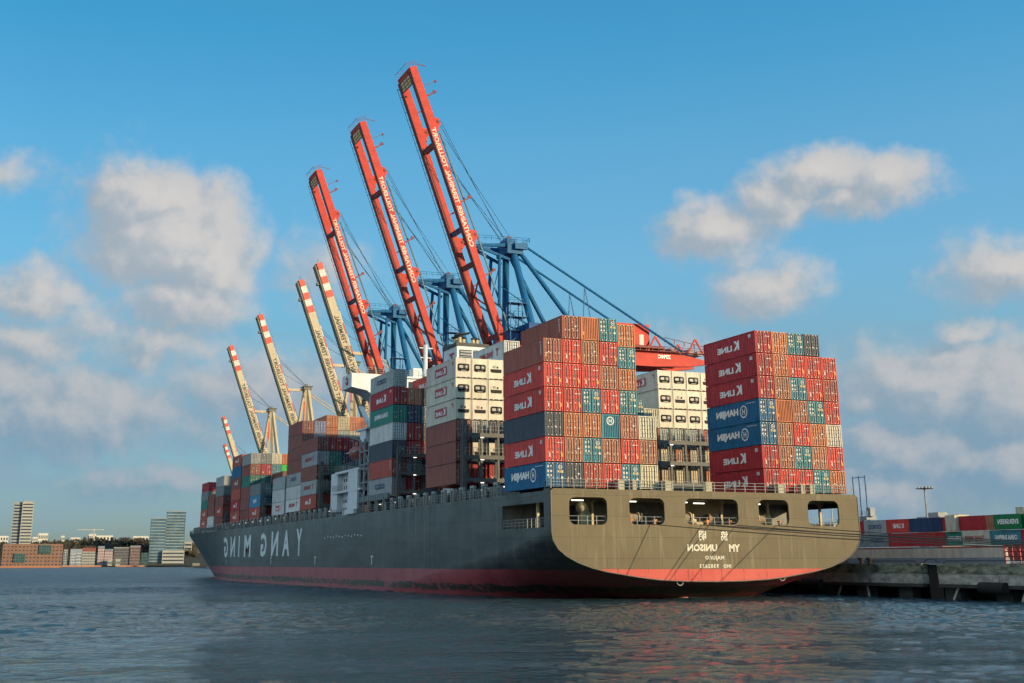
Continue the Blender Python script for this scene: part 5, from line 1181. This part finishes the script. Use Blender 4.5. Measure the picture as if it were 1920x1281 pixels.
block('round_brick_building', 'reddish brick block at the right end of the warehouse', 6.86, 7.28, 1460, top(.68, 1460), 16, pm('red_grey_brick', (.24, .16, .14), .8), 6, 8, roof='flat')
for i, (a, e) in enumerate(((5.95, .12), (6.28, .14))): block('pavilion', f"low {['cream', 'white'][i]} pavilion on the waterfront before the pink houses", a, a+.2, 1435, top(e, 1435), 10, palec, 1, 4, roof='flat')
block('shore_building', 'small pale grey building right of the brick office', 4.12, 4.28, 1440, top(.55, 1440), 12, greyc, 6, 2)
# glass towers
block('glass_tower', 'left and lower one of the two glass towers', 7.64, 8.32, 1500, top(1.86, 1500), 22, glass, 15, 4, wmat=pm('pale_floor_slab', (.24, .29, .28), .5, 0, .4, .1), windows='band', roof='flat', band=.28)
block('glass_tower', 'right and taller glass tower with pale floor bands', 8.30, 9.12, 1524, top(2.16, 1524), 24, glass, 18, 4, wmat=pm('pale_floor_slab', (.24, .29, .28), .5, 0, .4, .1), windows='band', roof='flat', band=.32)
block('tower_podium', 'pale glazed podium at the foot of the glass towers', 8.22, 9.15, 1494, top(.52, 1494), 5, palec, 4, 12, windows='band', band=.4)
block('terraced_building', 'cream terraced building right of the glass towers', 9.14, 9.46, 1560, top(.88, 1560), 16, palec, 6, 3, windows='band', roof='flat')
block('brick_warehouse', 'dark brick warehouse just left of the bow', 9.47, 9.97, 1640, top(.72, 1640), 20, brick2, 6, 8)
block('brick_warehouse', 'sunlit orange brick warehouse touching the bow', 9.98, 10.6, 1660, top(.60, 1660), 20, brickm, 5, 9)
block('green_pavilion', 'dark green low building before the glass towers', 7.33, 7.62, 1470, top(.42, 1470), 12, greenish, 4, 5)
for i, (a, b, e) in enumerate(((1.3, 1.84, 1.10), (2.80, 3.02, 1.06), (3.03, 3.42, 1.22), (3.95, 4.1, 1.12), (4.35, 4.75, 1.05), (5.05, 5.4, 1.2), (5.42, 6.1, 1.14), (6.95, 7.6, 1.12))):
    block('hilltop_building', f"{['wide', 'small', 'tallest', 'little', 'low', 'pale', 'long', 'rightmost'][i]} white building on the skyline of the wooded hill, {['left of the tower', 'right of the tower', 'with two steps', 'in mid hill', 'under the tower crane', 'past the crane', 'in the middle', 'by the glass towers'][i]}", a, b, 1800, top(e, 1800), 14, pm('bright_render', (.62, .60, .52), .6), 2, 5, z0=top(.7, 1800))
tc_ = thing('tower_crane', 'distant tower crane above the hill left of the glass towers', 'tower crane', tuple(polar(5.3, 1790, 20))); p = polar(5.3, 1790, 0); o8 = tuple(polar(5.3, 1790, 20))
MB(*o8).box(p.x-.6, p.x+.6, p.y-.6, p.y+.6, 20, top(1.42, 1790)).build('mast', palec, tc_); MB(*o8).box(p.x-22, p.x+12, p.y-.4, p.y+.4, top(1.36, 1790), top(1.36, 1790)+1.0).build('jib', palec, tc_)
tb = thing('tugboat', 'tiny dark boat on the river beyond the bow', 'boat', tuple(polar(9.7, 1250, 0))); p = polar(9.7, 1250, 0); o9 = tuple(p)
MB(*o9).prism([(p.x-11, 1.4), (p.x-9, 0.), (p.x+9, 0.), (p.x+12, 2.2), (p.x+9, 1.6)], 'y', p.y-2, p.y+2).build('hull', DARK(), tb); MB(*o9).box(p.x-4, p.x+3, p.y-1.4, p.y+1.4, 1.4, 4.0).build('cabin', BGD, tb)
